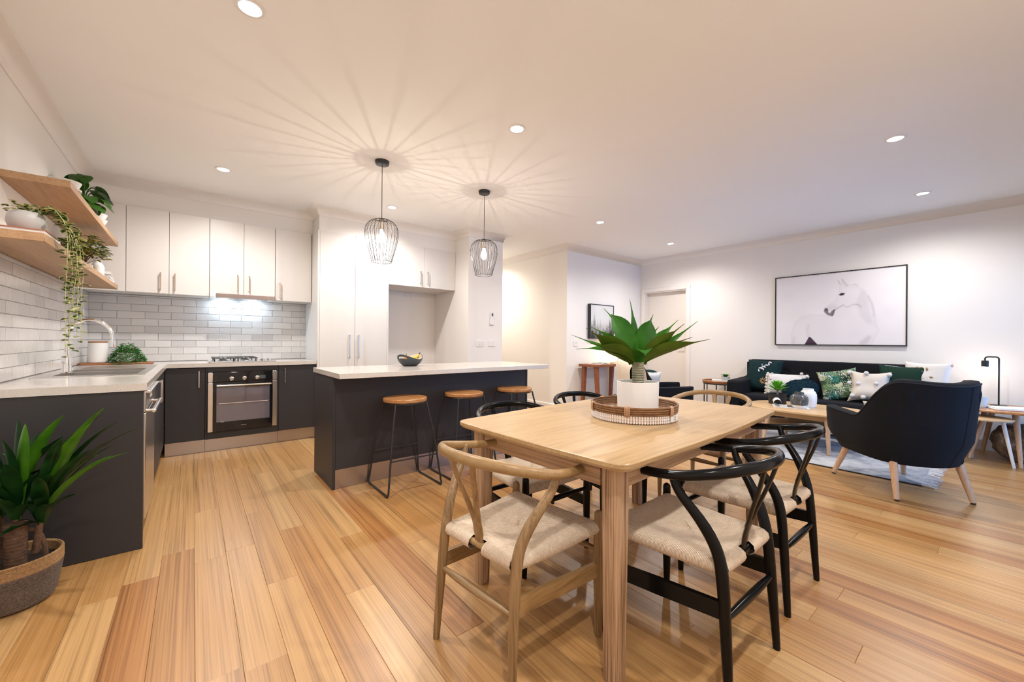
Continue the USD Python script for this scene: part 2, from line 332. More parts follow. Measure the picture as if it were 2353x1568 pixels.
def grid(fn, nu, nv, closed_u=False):
    """Mesh of a parametric sheet fn(u, v) -> point, u and v from 0 to 1."""
    v = np.array([fn(i/(nu if closed_u else nu-1), j/(nv-1)) for i in range(nu) for j in range(nv)], float); f = []
    for i in range(nu if closed_u else nu-1):
        k = (i+1) % nu
        for j in range(nv-1):
            a, b, c, d = i*nv+j, k*nv+j, k*nv+j+1, i*nv+j+1; f += [[a, b, c], [a, c, d]]
    return trimesh.Trimesh(v, f, process=False)
def leaf(base, ctrl, tip, width, fold=0.25, up=(0, 0, 1), n=12, peak=0.45, root=0.35, curl=0.0, wave=0.0, spike=0.0):
    """Blade along a quadratic curve: lanceolate outline, folded along its midrib, with a little thickness."""
    base, ctrl, tip = (np.asarray(q, float) for q in (base, ctrl, tip)); t = np.linspace(0, 1, n)
    P = ((1-t)**2)[:, None]*base+(2*t*(1-t))[:, None]*ctrl+(t**2)[:, None]*tip
    d = np.gradient(P, axis=0); d /= np.linalg.norm(d, axis=1, keepdims=True)
    s = np.cross(d, np.asarray(up, float)); s /= np.maximum(np.linalg.norm(s, axis=1, keepdims=True), 1e-6); nrm = np.cross(s, d)
    w = np.where(t < peak, root+(1-root)*np.sin(t/peak*PI/2), np.cos((t-peak)/(1-peak)*PI/2)**0.8)*width/2
    if spike: tt = np.clip(t/(1-spike), 0, 1); w = np.where(tt < peak, root+(1-root)*np.sin(tt/peak*PI/2), np.cos((tt-peak)/(1-peak)*PI/2)**0.8)*width/2; w = np.maximum(w, .0045*(1-t)/max(spike, 1e-3)*(t > .5))
    w = np.maximum(w, 0.0008); off = np.array([-1, -.5, 0, .5, 1.0]); v = []
    for sgn in (1, -1):
        for i in range(n):
            for o in off:
                v.append(P[i]+s[i]*o*w[i]+nrm[i]*(abs(o)**1.5*w[i]*fold-curl*t[i]**2*abs(o)*w[i]+wave*math.sin(9*t[i]+3*o)*w[i]+sgn*0.0007))
    f = []; m = n*5
    for i in range(n-1):
        for j in range(4):
            a, b, c, e = i*5+j, i*5+j+1, (i+1)*5+j+1, (i+1)*5+j
            f += [[a, b, c], [a, c, e], [m+a, m+c, m+b], [m+a, m+e, m+c]]
    return trimesh.Trimesh(v, f, process=False)
def pillow(w, h, t, n=22, pinch=0.10, sag=0.0, seed=0, round_=False):
    """Stuffed cushion standing in the xz plane: seam outline, bulging faces, dog-eared corners."""
    v = []; f = []; u = np.linspace(-1, 1, n)
    for sgn in (1, -1):
        for a in u:
            for b in u:
                if round_:
                    x, z = a*math.sqrt(1-b*b/2), b*math.sqrt(1-a*a/2); k = max(0, 1-x*x-z*z); th = k**0.5
                    x, z = x*w/2, z*h/2
                else:
                    th = (max(0, 1-a**4)*max(0, 1-b**4))**0.5; x = a*w/2*(1-pinch*(1-b*b)); z = b*h/2*(1-pinch*(1-a*a))
                nz = meshkit.noise(np.array([a*1.7+seed, b*1.7, seed*3.1+sgn]))-0.5
                v.append([x, sgn*(t/2*th*(1+0.35*nz)+0.002), z-sag*(1-a*a)*max(b, 0)])
    for k in range(2):
        for i in range(n-1):
            for j in range(n-1):
                a, b, c, d = (k*n*n+q for q in (i*n+j, (i+1)*n+j, (i+1)*n+j+1, i*n+j+1))
                f += [[a, c, b], [a, d, c]] if k == 0 else [[a, b, c], [a, c, d]]
    rim = [i*n for i in range(n)]+[(n-1)*n+j for j in range(1, n)]+[i*n+n-1 for i in range(n-2, -1, -1)]+[j for j in range(n-2, 0, -1)]
    for i in range(len(rim)):
        a, b = rim[i], rim[(i+1) % len(rim)]; f += [[a, b, n*n+b], [a, n*n+b, n*n+a]]
    return trimesh.Trimesh(v, f, process=False)

# ------------------------------------------------------------------ scene helpers
_names = {}
def numbered(parent, name):
    k = (parent, name); i = _names.get(k, 0); _names[k] = i+1
    return name if i == 0 else '%s_%03d' % (name, i)
def tag(p, label=None, cat=None, group=None, kind=None):
    for k, v in (('label', label), ('category', cat), ('group', group), ('kind', kind)):
        if v: p.SetCustomDataByKey(k, v)
    return p
def thing(name, label=None, cat=None, loc=(0, 0, 0), rz=0.0, group=None, kind=None, rx=0.0, ry=0.0):
    x = UsdGeom.Xform.Define(stage, '/World/'+numbered('/World', name))
    x.AddTranslateOp().Set(Gf.Vec3d(*map(float, loc))); x.AddRotateXYZOp().Set(Gf.Vec3f(math.degrees(rx), math.degrees(ry), math.degrees(rz)))
    return tag(x.GetPrim(), label, cat, group, kind)
def part(parent, name, mesh, material, smooth=40, label=None, kind=None, **k):
    path = str(parent.GetPath()) if parent is not None else '/World'
    m = usdkit.mesh(stage, path+'/'+numbered(path, name), mesh, M[material], smooth=smooth)
    return tag(m.GetPrim(), label, k.get('cat'), k.get('group'), kind)
def solo(name, mesh, material, label, cat, smooth=40, group=None, kind=None):
    return part(None, name, mesh, material, smooth, label, kind, cat=cat, group=group)
def dup(src, loc, rz=0.0, label=None, group=None, rx=0.0, ry=0.0):
    was = src.GetCustomData()
    base = src.GetName().rsplit('_', 1)[0] if src.GetName()[-3:].isdigit() else src.GetName()
    r = thing(base, label or was['label'], was['category'], loc, rz, group or was.get('group'), rx=rx, ry=ry)
    r.GetReferences().AddInternalReference(src.GetPath()); r.SetInstanceable(True)
    return r
def struct(name, mesh, material, smooth=40): return part(None, name, mesh, material, smooth, kind='structure')
def print_mesh(parent, name, fn, nu, nv, color, material, label=None, thick=None):
    """Flat printed sheet: fn places (u, v), color gives the ink at (u, v)."""
    m = grid(fn, nu, nv); uv = np.array([(i/(nu-1), j/(nv-1)) for i in range(nu) for j in range(nv)])
    col = np.clip(color(uv[:, 0], uv[:, 1]), 0, 1)
    p = part(parent, name, m, material, True, label)
    UsdGeom.PrimvarsAPI(p).CreatePrimvar('print', Sdf.ValueTypeNames.Color3fArray, 'vertex').Set(Vt.Vec3fArray.FromNumpy(col.astype(np.float32)))
    return p
# ================================================================== THE ROOM
XL, XR, YB, YF, CH = -0.81, 6.72, 5.64, -0.62, 2.70      # left wall, right wall, kitchen back wall, window wall, ceiling
UP_Y, PAN_Y, COL_Y, LIV_Y = 5.336, 5.032, 4.66, 4.39
COL_X0, COL_X1, HALL_X, HALL_END = 2.97, 3.565, 4.66, 8.2

# floor: boards 132 mm wide running towards the kitchen, each its own board
floor = tag(UsdGeom.Xform.Define(stage, '/World/floor').GetPrim(), kind='structure')
part(floor, 'underlay', bx(XL-.1, XR+.1, YF-.1, HALL_END+.1, -0.12, -0.014), 'floor_joint', False)
W = 0.132; k0 = math.floor((XL-0.144)/W); fixed = {0.144: [(-9, None)]}
rb = random.Random(21)
def board(x0, x1, y0, y1, tone):
    g = 0.00025
    m = bx(max(x0+g, XL), min(x1-g, XR), y0+g, y1-g, -0.013, 0, 0.0012)
    part(floor, 'floor_board', T(m), 'floor_board_%d' % tone, False)
strips = []
x = 0.144+k0*W
while x < XR-0.01:
    y_end = YB if x < 2.97 else (HALL_END if COL_X1-W < x < HALL_X else LIV_Y)
    cuts = []; y = YF-0.05-rb.random()*1.2
    while y < y_end:
        cuts.append(y); y += rb.choice([0.75, 0.95, 1.2, 1.45, 1.7, 2.0, 2.3])*rb.uniform(.95, 1.05)
    cuts.append(y_end); tones = [rb.choice([0, 0, 1, 1, 5, 5, 2, 3, 4, 0, 1]) for _ in cuts]
    key = round((x-0.144)/W)
    if key == -3: cuts, tones = [YF-.05, 0.9, 2.562, 4.1, YB], [1, 4, 1, 5]
    if key == 3: cuts, tones = [YF-.05, 0.35, 1.856, 3.4, YB], [0, 3, 5, 1]
    if key == 2: cuts, tones = [YF-.05, 0.8, 2.722, 4.0, YB], [5, 2, 3, 1]
    if key == 4: cuts, tones = [YF-.05, 0.9, 2.41, 3.9, YB], [1, 0, 3, 5]
    for a, b, t in zip(cuts[:-1], cuts[1:], tones):
        a, b = max(a, YF-.05), min(b, y_end)
        if b-a > 0.05: strips.append((x, x+W, a, b, t))
    x += W
for s in strips: board(*s)

# ceiling
struct('ceiling', bx(XL-.1, XR+.1, YF-.1, HALL_END+.1, CH, CH+.1), 'ceiling_paint', False)

# walls
def wall(name): return tag(UsdGeom.Xform.Define(stage, '/World/'+name).GetPrim(), kind='structure')
wl, wb = wall('wall_left'), wall('wall_back')
part(wl, 'plaster', bx(XL-.1, XL, YF-.1, YB+.1, 0, CH), 'wall_paint', False)
part(wb, 'plaster', bx(XL, COL_X0, YB, YB+.1, 0, CH), 'wall_paint', False)
struct('wall_bulkhead', cat([bx(XL, 1.145, UP_Y, YB, 2.437, CH), bx(1.145, COL_X0, PAN_Y, YB, 2.437, CH)]), 'wall_paint', False)
wc = struct('wall_column', bx(COL_X0, COL_X1, COL_Y, HALL_END, 0, CH), 'wall_paint', False)
struct('wall_hall_end', bx(COL_X0, HALL_X+.1, HALL_END, HALL_END+.1, 0, CH), 'wall_paint', False)
struct('wall_hall_right', bx(HALL_X, HALL_X+.1, LIV_Y, HALL_END, 0, CH), 'wall_paint', False)
struct('wall_living_back', bx(HALL_X+.1, XR+.1, LIV_Y, LIV_Y+.1, 0, CH), 'wall_paint', False)
D0, D1, DH = 3.483, 4.303, 2.085                          # door opening in the right wall
struct('wall_right', cat([bx(XR, XR+.12, YF-.1, D0, 0, CH), bx(XR, XR+.12, D1, LIV_Y, 0, CH), bx(XR, XR+.12, D0, D1, DH, CH)]), 'wall_paint', False)
WX0, WX1, WZ = 3.2, 6.62, 2.15                             # sliding door to the garden, behind the camera
struct('wall_front', cat([bx(XL, WX0, YF-.1, YF, 0, CH), bx(WX1, XR, YF-.1, YF, 0, CH), bx(WX0, WX1, YF-.1, YF, WZ, CH)]), 'wall_paint', False)

# splashback tiles, each its own, half bond
def tiles(w, place, length, z0, z1, size, h, skip=None):
    g = 0.0018; row = 0; z = z0; rt_ = random.Random(5)
    while z < z1-0.01:
        zt = min(z+h, z1); u = -(size/2 if row % 2 else 0)
        while u < length-0.004:
            a, b = max(u, 0), min(u+size, length)
            if b-a > 0.012: part(w, 'tile', place(a+g, b-g, z+g, zt-g, 0.008+rt_.uniform(-.0012, .0012)), 'tile_glaze', False)
            u += size
        z += h; row += 1
part(wb, 'grout', bx(XL, 1.145, YB-.004, YB, .905, 1.60), 'grout', False)
tiles(wb, lambda a, b, z0, z1, t: bx(XL+a, XL+b, YB-t-.002, YB-.002, z0, z1, .0016), 1.145-XL, .908, 1.60, .209, .0745)
part(wl, 'grout', bx(XL, XL+.004, 2.955, YB-.012, .905, 1.60), 'grout', False)
tiles(wl, lambda a, b, z0, z1, t: bx(XL+.002, XL+t+.002, YB-.012-b, YB-.012-a, z0, z1, .0016), YB-.012-2.955, .908, 1.60, .209, .0745)

# cornice: cove swept round the room
path = [(XL, YF), (XL, UP_Y), (1.145, UP_Y), (1.145, PAN_Y), (COL_X0, PAN_Y), (COL_X0, COL_Y), (COL_X1, COL_Y), (COL_X1, HALL_END),
        (HALL_X, HALL_END), (HALL_X, LIV_Y), (XR, LIV_Y), (XR, YF)]
cove = [(0, CH-.095), (.007, CH-.095), (.009, CH-.088)]+[(.086-.077*math.cos(a), CH-.088+.077*math.sin(a)) for a in np.linspace(.08, PI/2-.08, 7)]+[(.086, CH-.009), (.093, CH-.007), (.093, CH)]
def sweep_wall(path, prof, closed):
    n = len(path); off = []
    for i in range(n):
        ns = []
        for a, b in ((path[i-1], path[i]), (path[i], path[(i+1) % n])):
            if not closed and ((i == 0 and a == path[-1]) or (i == n-1 and b == path[0])): continue
            d = np.subtract(b, a); L = np.hypot(*d); ns.append(np.array([d[1], -d[0]])/L)
        off.append(sum(ns))
    k = len(prof); v = [[*(np.array(path[i])+off[i]*d), z] for i in range(n) for d, z in prof]; f = []
    for i in range(n if closed else n-1):
        j = (i+1) % n
        for q in range(k-1): f += [[i*k+q, j*k+q, j*k+q+1], [i*k+q, j*k+q+1, i*k+q+1]]
    return trimesh.Trimesh(v, f, process=False)
struct('trim_1', sweep_wall(path, cove, True), 'trim_paint', 25)
# skirting
sk = [(0, 0.115), (.004, .115), (.014, .106), (.016, .1), (.016, 0)]
sk = [(d, z) for d, z in sk]
struct('baseboard_right', sweep_wall([(XR, D0-.075), (XR, YF)], sk, False), 'trim_paint', 25)
struct('baseboard_back', sweep_wall([(HALL_X, HALL_END), (HALL_X, LIV_Y), (XR, LIV_Y)], sk, False), 'trim_paint', 25)
struct('baseboard_column', sweep_wall([(COL_X0, COL_Y), (COL_X1, COL_Y), (COL_X1, HALL_END)], sk, False), 'trim_paint', 25)
struct('baseboard_left', sweep_wall([(XL, YF), (XL, 2.94)], sk, False), 'trim_paint', 25)

# door in the right wall, set back in its frame
d = tag(UsdGeom.Xform.Define(stage, '/World/door_1').GetPrim(), kind='structure')
part(d, 'door_leaf', bx(XR+.085, XR+.12, D0+.018, D1-.018, .006, DH-.018, .002), 'door_paint')
part(d, 'jamb', cat([bx(XR, XR+.12, D0, D0+.018, 0, DH), bx(XR, XR+.12, D1-.018, D1, 0, DH), bx(XR, XR+.12, D0+.018, D1-.018, DH-.018, DH)]), 'door_paint', False)
part(d, 'architrave', cat([bx(XR-.018, XR, D0-.07, D0, 0, DH+.068, .004), bx(XR-.018, XR, D1, D1+.07, 0, DH+.068, .004), bx(XR-.018, XR, D0, D1, DH, DH+.068, .004)]), 'trim_paint')
h = part(d, 'door_handle', cat([T(lathe([(0, 0), (.026, 0), (.026, .006), (.022, .009), (0, .009)], 24), ry=-PI/2, x=XR+.085, y=3.535, z=1.07),
                                tube([(XR+.08, 3.535, 1.07), (XR+.04, 3.535, 1.07), (XR+.032, 3.545, 1.07), (XR+.032, 3.66, 1.07)], .0085)]), 'steel')

# sliding glass door behind the camera
w = tag(UsdGeom.Xform.Define(stage, '/World/window_1').GetPrim(), kind='structure')
fr = []
for xx in np.linspace(WX0, WX1-.05, 4): fr.append(bx(xx, xx+.05, YF-.07, YF-.02, 0, WZ, .003))
fr += [bx(WX0, WX1, YF-.07, YF-.02, 0, .05), bx(WX0, WX1, YF-.07, YF-.02, WZ-.05, WZ)]
part(w, 'window_frame', cat(fr), 'black_metal')
for a, b in zip(np.linspace(WX0, WX1-.05, 4)[:-1], np.linspace(WX0, WX1-.05, 4)[1:]):
    part(w, 'pane', bx(a+.05, b, YF-.048, YF-.042, .05, WZ-.05), 'clear_glass', False)

# ================================================================== CEILING LAMPS
def spot(parent, col, intensity):
    """The beam of a recessed LED downlight: a small round source shining down in a wide soft cone."""
    l = UsdLux.SphereLight.Define(stage, str(parent.GetPath())+'/beam')
    l.AddTranslateOp().Set(Gf.Vec3d(0, 0, -.045)); l.CreateRadiusAttr(.038); l.CreateColorAttr(col); l.CreateIntensityAttr(intensity)
    sh = UsdLux.ShapingAPI.Apply(l.GetPrim()); sh.CreateShapingConeAngleAttr(81.0); sh.CreateShapingConeSoftnessAttr(.9)
def downlight(label, x, y, lens='lamp_disc', name='ceiling_downlight'):
    dl = thing(name, label, 'ceiling light', (x, y, CH))
    part(dl, 'bezel', lathe([(.047, -.0005), (.047, -.005), (.058, -.006), (.062, -.003), (.062, 0)], 32), 'white_plastic')
    part(dl, 'lens', lathe([(0, -.003), (.047, -.003)], 32), lens)
    spot(dl, NEUT if lens == 'lamp_disc' else (1.0, .90, .75), DOWN if lens == 'lamp_disc' else HALL)
for x, y, lab in ((.20, 2.217, 'round recessed downlight over the peninsula sink, the large one at the top edge'),
                  (.207, 4.475, 'recessed downlight at the far left, in front of the white wall cabinets'),
                  (1.80, 4.475, 'recessed downlight in front of the tall pantry doors, right of the first pendant cord'),
                  (1.832, 2.235, 'recessed downlight in the middle of the ceiling, right of both pendants'),
                  (4.105, 3.29, 'recessed downlight above the hall corner, right of the second pendant'),
                  (5.835, 3.29, 'recessed downlight nearest the living room corner and its door'),
                  (4.12, .52, 'recessed downlight over the armchair, the larger of the two at right'),
                  (5.835, .53, 'recessed downlight at far right, nearest the wall with the horse picture'),
                  (.20, -.04, 'recessed downlight directly above the camera'),
                  (1.832, -.04, 'recessed downlight above the near long side of the dining table')):
    downlight(lab, x, y)
downlight('recessed warm downlight inside the hallway', 4.1, 6.2, 'lamp_disc_hall', 'hall_downlight')

# pendants: wire cages over the island
def pendant(label, loc):
    t = thing('pendant_lamp', label, 'pendant lamp', loc)
    part(t, 'ceiling_rose', lathe([(0, -.032), (.045, -.032), (.055, -.028), (.060, -.004), (.060, 0), (0, 0)], 32), 'black_metal')
    part(t, 'cord', tube([(0, 0, -.03), (0, 0, -.3), (0, 0, -.525)], .0028, 6), 'cable_brown')
    zt, zb = -.508, -.872
    prof = [(.048, 0), (.085, -.012), (.122, -.045), (.139, -.095), (.140, -.135), (.128, -.20), (.108, -.275), (.084, -.364)]
    rr = spline(np.array([(r, 0, z) for r, z in prof]), 22)
    wires = []
    for k in range(24):
        a = k*2*PI/24
        wires.append(tube(np.c_[rr[:, 0]*math.cos(a), rr[:, 0]*math.sin(a), rr[:, 2]+zt], .0016, 5))
    cage = part(t, 'cage', cat(wires), 'black_metal', label='black wire cage')
    def hoop(r, z, w): a = np.arange(40)*2*PI/40; return tube(np.c_[r*np.cos(a), r*np.sin(a), np.full(40, z)], w, 6, closed=True)
    part(t, 'hoop', cat([hoop(.048, zt, .0035), hoop(.022, zt, .003)]+[tube([(.02*math.cos(a), .02*math.sin(a), zt), (.048*math.cos(a), .048*math.sin(a), zt)], .0018, 5) for a in np.arange(3)*PI/1.5]), 'black_metal')
    part(t, 'hoop', hoop(.084, zb, .0018), 'black_metal')
    part(t, 'lamp_holder', lathe([(0, -.59), (.018, -.592), (.0205, -.585), (.0205, -.535), (.016, -.522), (.006, -.517), (0, -.517)], 24), 'brushed_bronze')
    b = part(t, 'bulb', lathe([(.014, -.592), (.016, -.605), (.024, -.628), (.031, -.655), (.032, -.672), (.027, -.692), (.014, -.707), (0, -.711)], 24), 'bulb_glass', True)
    part(b, 'filament', lathe([(0, -.664), (.0035, -.662), (.0035, -.638), (0, -.636)], 8), 'filament')
    return t
p0 = pendant('black wire cage pendant with glowing bulb, the nearer left one over the island bench', (1.27, 3.388, CH))
dup(p0, (2.343, 3.383, CH), label='black wire cage pendant with glowing bulb, the smaller right one before the column')
# ================================================================== KITCHEN
def bar_handle(parent, x, y, z0, z1, axis='z', material='steel', out=(0, -1)):
    """Slim bow handle standing off a door face at (x, y)."""
    ox, oy = out; d = .028
    P = [(x, y, z0+.012), (x+ox*d, y+oy*d, z0+.012), (x+ox*d, y+oy*d, z1-.012), (x, y, z1-.012)]
    w = .005
    ms = [bx(x-w if ox == 0 else min(x, x+ox*d), x+w if ox == 0 else max(x, x+ox*d), min(y, y+oy*d) if oy else y-w, max(y, y+oy*d) if oy else y+w, za, za+.009, .001) for za in (z0+.004, z1-.013)]
    ms.append(bx(x+ox*d-w, x+ox*d+w, y+oy*d-w, y+oy*d+w, z0, z1, .002))
    return part(parent, 'handle', cat(ms), material)

def front_door(parent, name, x0, x1, yf, z0, z1, material, hx=None, hz=None, hm='steel'):
    g = .0015
    p = part(parent, name, bx(x0+g, x1-g, yf, yf+.018, z0+g, z1-g, .0015), material)
    if hx is not None: bar_handle(p, hx, yf, hz[0], hz[1], material=hm)
    return p

# wall cabinets
UF = 5.30
c = thing('wall_cabinet', 'white wall cabinet with two tall doors left of the rangehood', 'cabinet')
part(c, 'carcass', bx(-.806, .133, UF+.0195, YB-.012, 1.602, 2.434), 'cabinet_white', False)
part(c, 'filler_panel', bx(-.806, -.508, UF, UF+.018, 1.602, 2.434, .0015), 'cabinet_white')
front_door(c, 'door', -.506, -.191, UF, 1.602, 2.434, 'cabinet_white', -.255, (1.638, 1.812), 'brushed_bronze')
front_door(c, 'door', -.191, .133, UF, 1.602, 2.434, 'cabinet_white', -.145, (1.638, 1.812), 'brushed_bronze')
c = thing('wall_cabinet', 'white wall cabinet above the rangehood, two doors with bronze handles', 'cabinet')
part(c, 'carcass', bx(.135, .738, UF+.0195, YB-.012, 1.652, 2.434), 'cabinet_white', False)
front_door(c, 'door', .135, .437, UF, 1.645, 2.434, 'cabinet_white', .381, (1.676, 1.855), 'brushed_bronze')
front_door(c, 'door', .437, .738, UF, 1.645, 2.434, 'cabinet_white', .487, (1.676, 1.855), 'brushed_bronze')
c = thing('wall_cabinet', 'single door white wall cabinet between rangehood and pantry', 'cabinet')
part(c, 'carcass', bx(.740, 1.124, UF+.0195, YB-.012, 1.602, 2.434), 'cabinet_white', False)
front_door(c, 'door', .740, 1.122, UF, 1.602, 2.434, 'cabinet_white', .788, (1.632, 1.809), 'brushed_bronze')

# slide-out rangehood under the middle cabinet
r = thing('rangehood', 'slide-out rangehood under the wall cabinet with two bright lamps', 'rangehood')
part(r, 'body', bx(.137, .736, UF+.002, YB-.012, 1.602, 1.650, .002), 'white_plastic')
part(r, 'front_rail', bx(.19, .737, UF-.022, UF+.0015, 1.598, 1.640, .003), 'hood_metal')
part(r, 'control_end', bx(.136, .188, UF-.022, UF+.0015, 1.598, 1.640, .003), 'white_plastic')
part(r, 'filter', cat([bx(.20, .67, UF+.04, YB-.06, 1.5985, 1.6015)]+[bx(.20, .67, UF+.045+i*.02, UF+.050+i*.02, 1.596, 1.599) for i in range(11)]), 'steel', False)
for xx in (.262, .548):
    l = part(r, 'lamp', lathe([(0, 1.590), (.038, 1.590), (.042, 1.5975)], 24), 'hood_lamp'); l_ = UsdGeom.Xformable(l); l_.AddTranslateOp().Set(Gf.Vec3d(xx, 5.545, 0))

# pantry: side panel, two tall doors
c = thing('pantry_cabinet', 'tall white pantry cupboard with two full-height doors and long handles', 'cabinet')
PF = 5.012
part(c, 'side_panel', bx(1.127, 1.150, PF, YB-.012, .002, 2.436, .0015), 'cabinet_white')
part(c, 'carcass', bx(1.151, 1.958, PF+.0195, YB-.01, .135, 2.436), 'cabinet_white', False)
part(c, 'side_panel', bx(1.959, 1.977, PF, YB-.01, .002, 2.436, .0015), 'cabinet_white')
front_door(c, 'door', 1.150, 1.553, PF, .135, 2.434, 'cabinet_white', 1.487, (.929, 1.217))
front_door(c, 'door', 1.553, 1.959, PF, .135, 2.434, 'cabinet_white', 1.595, (.929, 1.217))
part(c, 'kickboard', bx(1.151, 1.958, PF+.055, PF+.07, .002, .134), 'kick_metal', False)
c = thing('fridge_cabinet', 'white two-door cupboard over the empty fridge space', 'cabinet')
part(c, 'carcass', bx(1.979, 2.966, PF+.0195, YB-.01, 1.876, 2.436), 'cabinet_white', False)
front_door(c, 'door', 1.979, 2.474, PF, 1.876, 2.434, 'cabinet_white', 2.418, (1.925, 2.098))
front_door(c, 'door', 2.474, 2.968, PF, 1.876, 2.434, 'cabinet_white', 2.524, (1.925, 2.098))

def outlet(name, label, cx, cz, y, w=.115, h=.072, switches=2, catg='power point', dark=None):
    t = thing(name, label, catg, (cx, y, cz))
    part(t, 'plate', bx(-w/2, w/2, -.009, -.0005, -h/2, h/2, .0025), 'outlet_white')
    for i in range(switches):
        s = (i-(switches-1)/2)*w/(switches+.6)
        part(t, 'switch', bx(s-.008, s+.008, -.013, -.009, .006, .026, .001), 'white_plastic')
    for i in range(switches if catg == 'power point' else 0):
        s = (i-(switches-1)/2)*w/(switches+.6)
        part(t, 'socket_slot', cat([T(bx(-.0012, .0012, -.0095, -.0088, -.005, .005), x=s-.006, z=-.012, ry=.5), T(bx(-.0012, .0012, -.0095, -.0088, -.005, .005), x=s+.006, z=-.012, ry=-.5), bx(s-.0012, s+.0012, -.0095, -.0088, -.027, -.019)]), 'grey_lcd', False)
    return t
outlet('power_point', 'white power point high in the empty fridge space', 2.535, 1.828, YB)
outlet('power_point', 'white double power point on the column, left of the light switch', 3.176, 1.11, COL_Y, .125, .085)
outlet('light_switch', 'white light switch plate on the column, right of the power point', 3.37, 1.112, COL_Y, .122, .085, 1, 'light switch')
outlet('light_switch', 'white light switch plate left of the forest picture, by the hall corner', 4.875, 1.115, LIV_Y, .10, .095, 2, 'light switch')
t = thing('aircon_remote', 'white air conditioner remote with grey display in its wall holder on the column', 'remote control', (3.372, COL_Y, 1.39))
part(t, 'holder', bx(-.034, .034, -.024, -.0005, -.01, .07, .004), 'white_plastic')
part(t, 'body', bx(-.028, .028, -.022, -.004, -.004, .178, .005), 'white_plastic')
part(t, 'display', bx(-.016, .012, -.0228, -.0215, .118, .158), 'grey_lcd', False)
for i in range(6): part(t, 'button', bx(-.015+(i % 3)*.013, -.007+(i % 3)*.013, -.0235, -.0215, .078+.016*(i//3), .085+.016*(i//3), .001), 'outlet_white')

# base cabinets on the back wall
BF = 5.035; KB = .133
def base(label, x0, x1, door, hx):
    c = thing('base_cabinet', label, 'cabinet')
    part(c, 'carcass', bx(x0, x1, BF+.0195, YB-.012, KB, .862), 'cabinet_charcoal', False)
    front_door(c, 'door', *door, BF, KB+.002, .860, 'cabinet_charcoal', hx, (.664, .829))
    part(c, 'kickboard', bx(x0, x1, BF+.055, BF+.068, .002, KB-.001), 'kick_metal', False)
    return c
base('charcoal base cabinet left of the oven, in the corner of the kitchen', -.208, .098, (-.207, .098), .049)
base('charcoal base cabinet right of the oven, beside the pantry', .742, 1.124, (.742, 1.122), .802)
c = thing('oven_cabinet', 'charcoal cabinet housing the built-in oven, under the cooktop', 'cabinet')
part(c, 'carcass', cat([bx(.100, .114, BF, YB-.012, KB, .862), bx(.726, .740, BF, YB-.012, KB, .862), bx(.115, .725, BF, YB-.012, .814, .862), bx(.115, .725, BF, YB-.012, KB, .203)]), 'cabinet_charcoal', False)
part(c, 'kickboard', bx(.100, .740, BF+.055, BF+.068, .002, KB-.001), 'kick_metal', False)
o = thing('oven', 'built-in black glass oven with steel side strips, three knobs and long handle', 'oven')
part(o, 'body', bx(.120, .720, BF+.012, YB-.05, .206, .811), 'black_plastic', False)
part(o, 'control_panel', bx(.161, .680, BF-.018, BF+.011, .711, .809, .002), 'black_gloss')
part(o, 'clock_display', bx(.555, .615, BF-.0188, BF-.0178, .730, .765), 'grey_lcd', False)
dr = part(o, 'door', cat([bx(.161, .680, BF-.020, BF+.011, .206, .300, .002), bx(.161, .680, BF-.020, BF+.011, .655, .707, .002), bx(.161, .190, BF-.020, BF+.011, .300, .655), bx(.655, .680, BF-.020, BF+.011, .300, .655)]), 'black_gloss')
part(dr, 'window', bx(.190, .655, BF-.017, BF+.008, .300, .655), 'oven_window', False)
part(dr, 'handle', cat([tube([(.190, BF-.055, .673), (.664, BF-.055, .673)], .0095, 12)]+[tube([(q, BF-.018, .673), (q, BF-.055, .673)], .007) for q in (.21, .645)]), 'steel')
part(dr, 'shelf_rail', tube([(.21, BF-.0185, .487), (.64, BF-.0185, .487)], .0035, 6), 'steel')
part(dr, 'maker_mark', cat([bx(.397+i*.0062, .4012+i*.0062, BF-.0206, BF-.0198, .2475, .2515) for i in range(8)]), 'steel', False, label='small illegible maker mark')
for a, b in ((.117, .161), (.680, .724)):
    part(o, 'side_strip', bx(a, b-.0005, BF-.022, BF+.010, .711, .809, .004), 'steel')
    part(o, 'side_strip', bx(a, b-.0005, BF-.024, BF+.010, .206, .707, .004), 'steel')
for xx in (.314, .425, .538):
    k = part(o, 'knob', T(lathe([(0, 0), (.021, 0), (.021, .004), (.017, .006), (.016, .026), (.013, .028), (0, .028)], 24), rx=PI/2, x=xx, y=BF-.018, z=.741), 'steel')
    part(k, 'grip', bx(xx-.004, xx+.004, BF-.053, BF-.046, .726, .757, .002), 'steel')

# peninsula run along the left wall
PX = -.212
c = thing('sink_cabinet', 'charcoal sink cabinet behind the dishwasher, with bow handles', 'cabinet')
part(c, 'carcass', cat([bx(XL+.014, PX-.0195, 3.607, 3.623, KB, .862), bx(XL+.014, PX-.0195, 4.50, 5.032, KB, .862), bx(XL+.014, PX-.0195, 3.623, 4.50, KB, KB+.016)]), 'cabinet_charcoal', False)
def side_door(parent, y0, y1, hy):
    p = part(parent, 'door', bx(PX-.018, PX, y0+.0015, y1-.0015, KB+.002, .860, .0015), 'cabinet_charcoal')
    bar_handle(p, PX, hy, .664, .829, out=(1, 0)); return p
side_door(c, 3.607, 4.05, 4.00); side_door(c, 4.05, 4.49, 4.10)
part(c, 'door', bx(PX-.018, PX, 4.4915, 5.030, KB+.002, .860, .0015), 'cabinet_charcoal')
part(c, 'kickboard', bx(PX-.068, PX-.055, 3.607, 5.085, .002, KB-.001), 'kick_metal', False)
dw = thing('dishwasher', 'stainless steel dishwasher beside the end panel of the peninsula', 'dishwasher')
part(dw, 'body', bx(XL+.05, PX-.012, 2.982, 3.602, KB, .858), 'black_plastic', False)
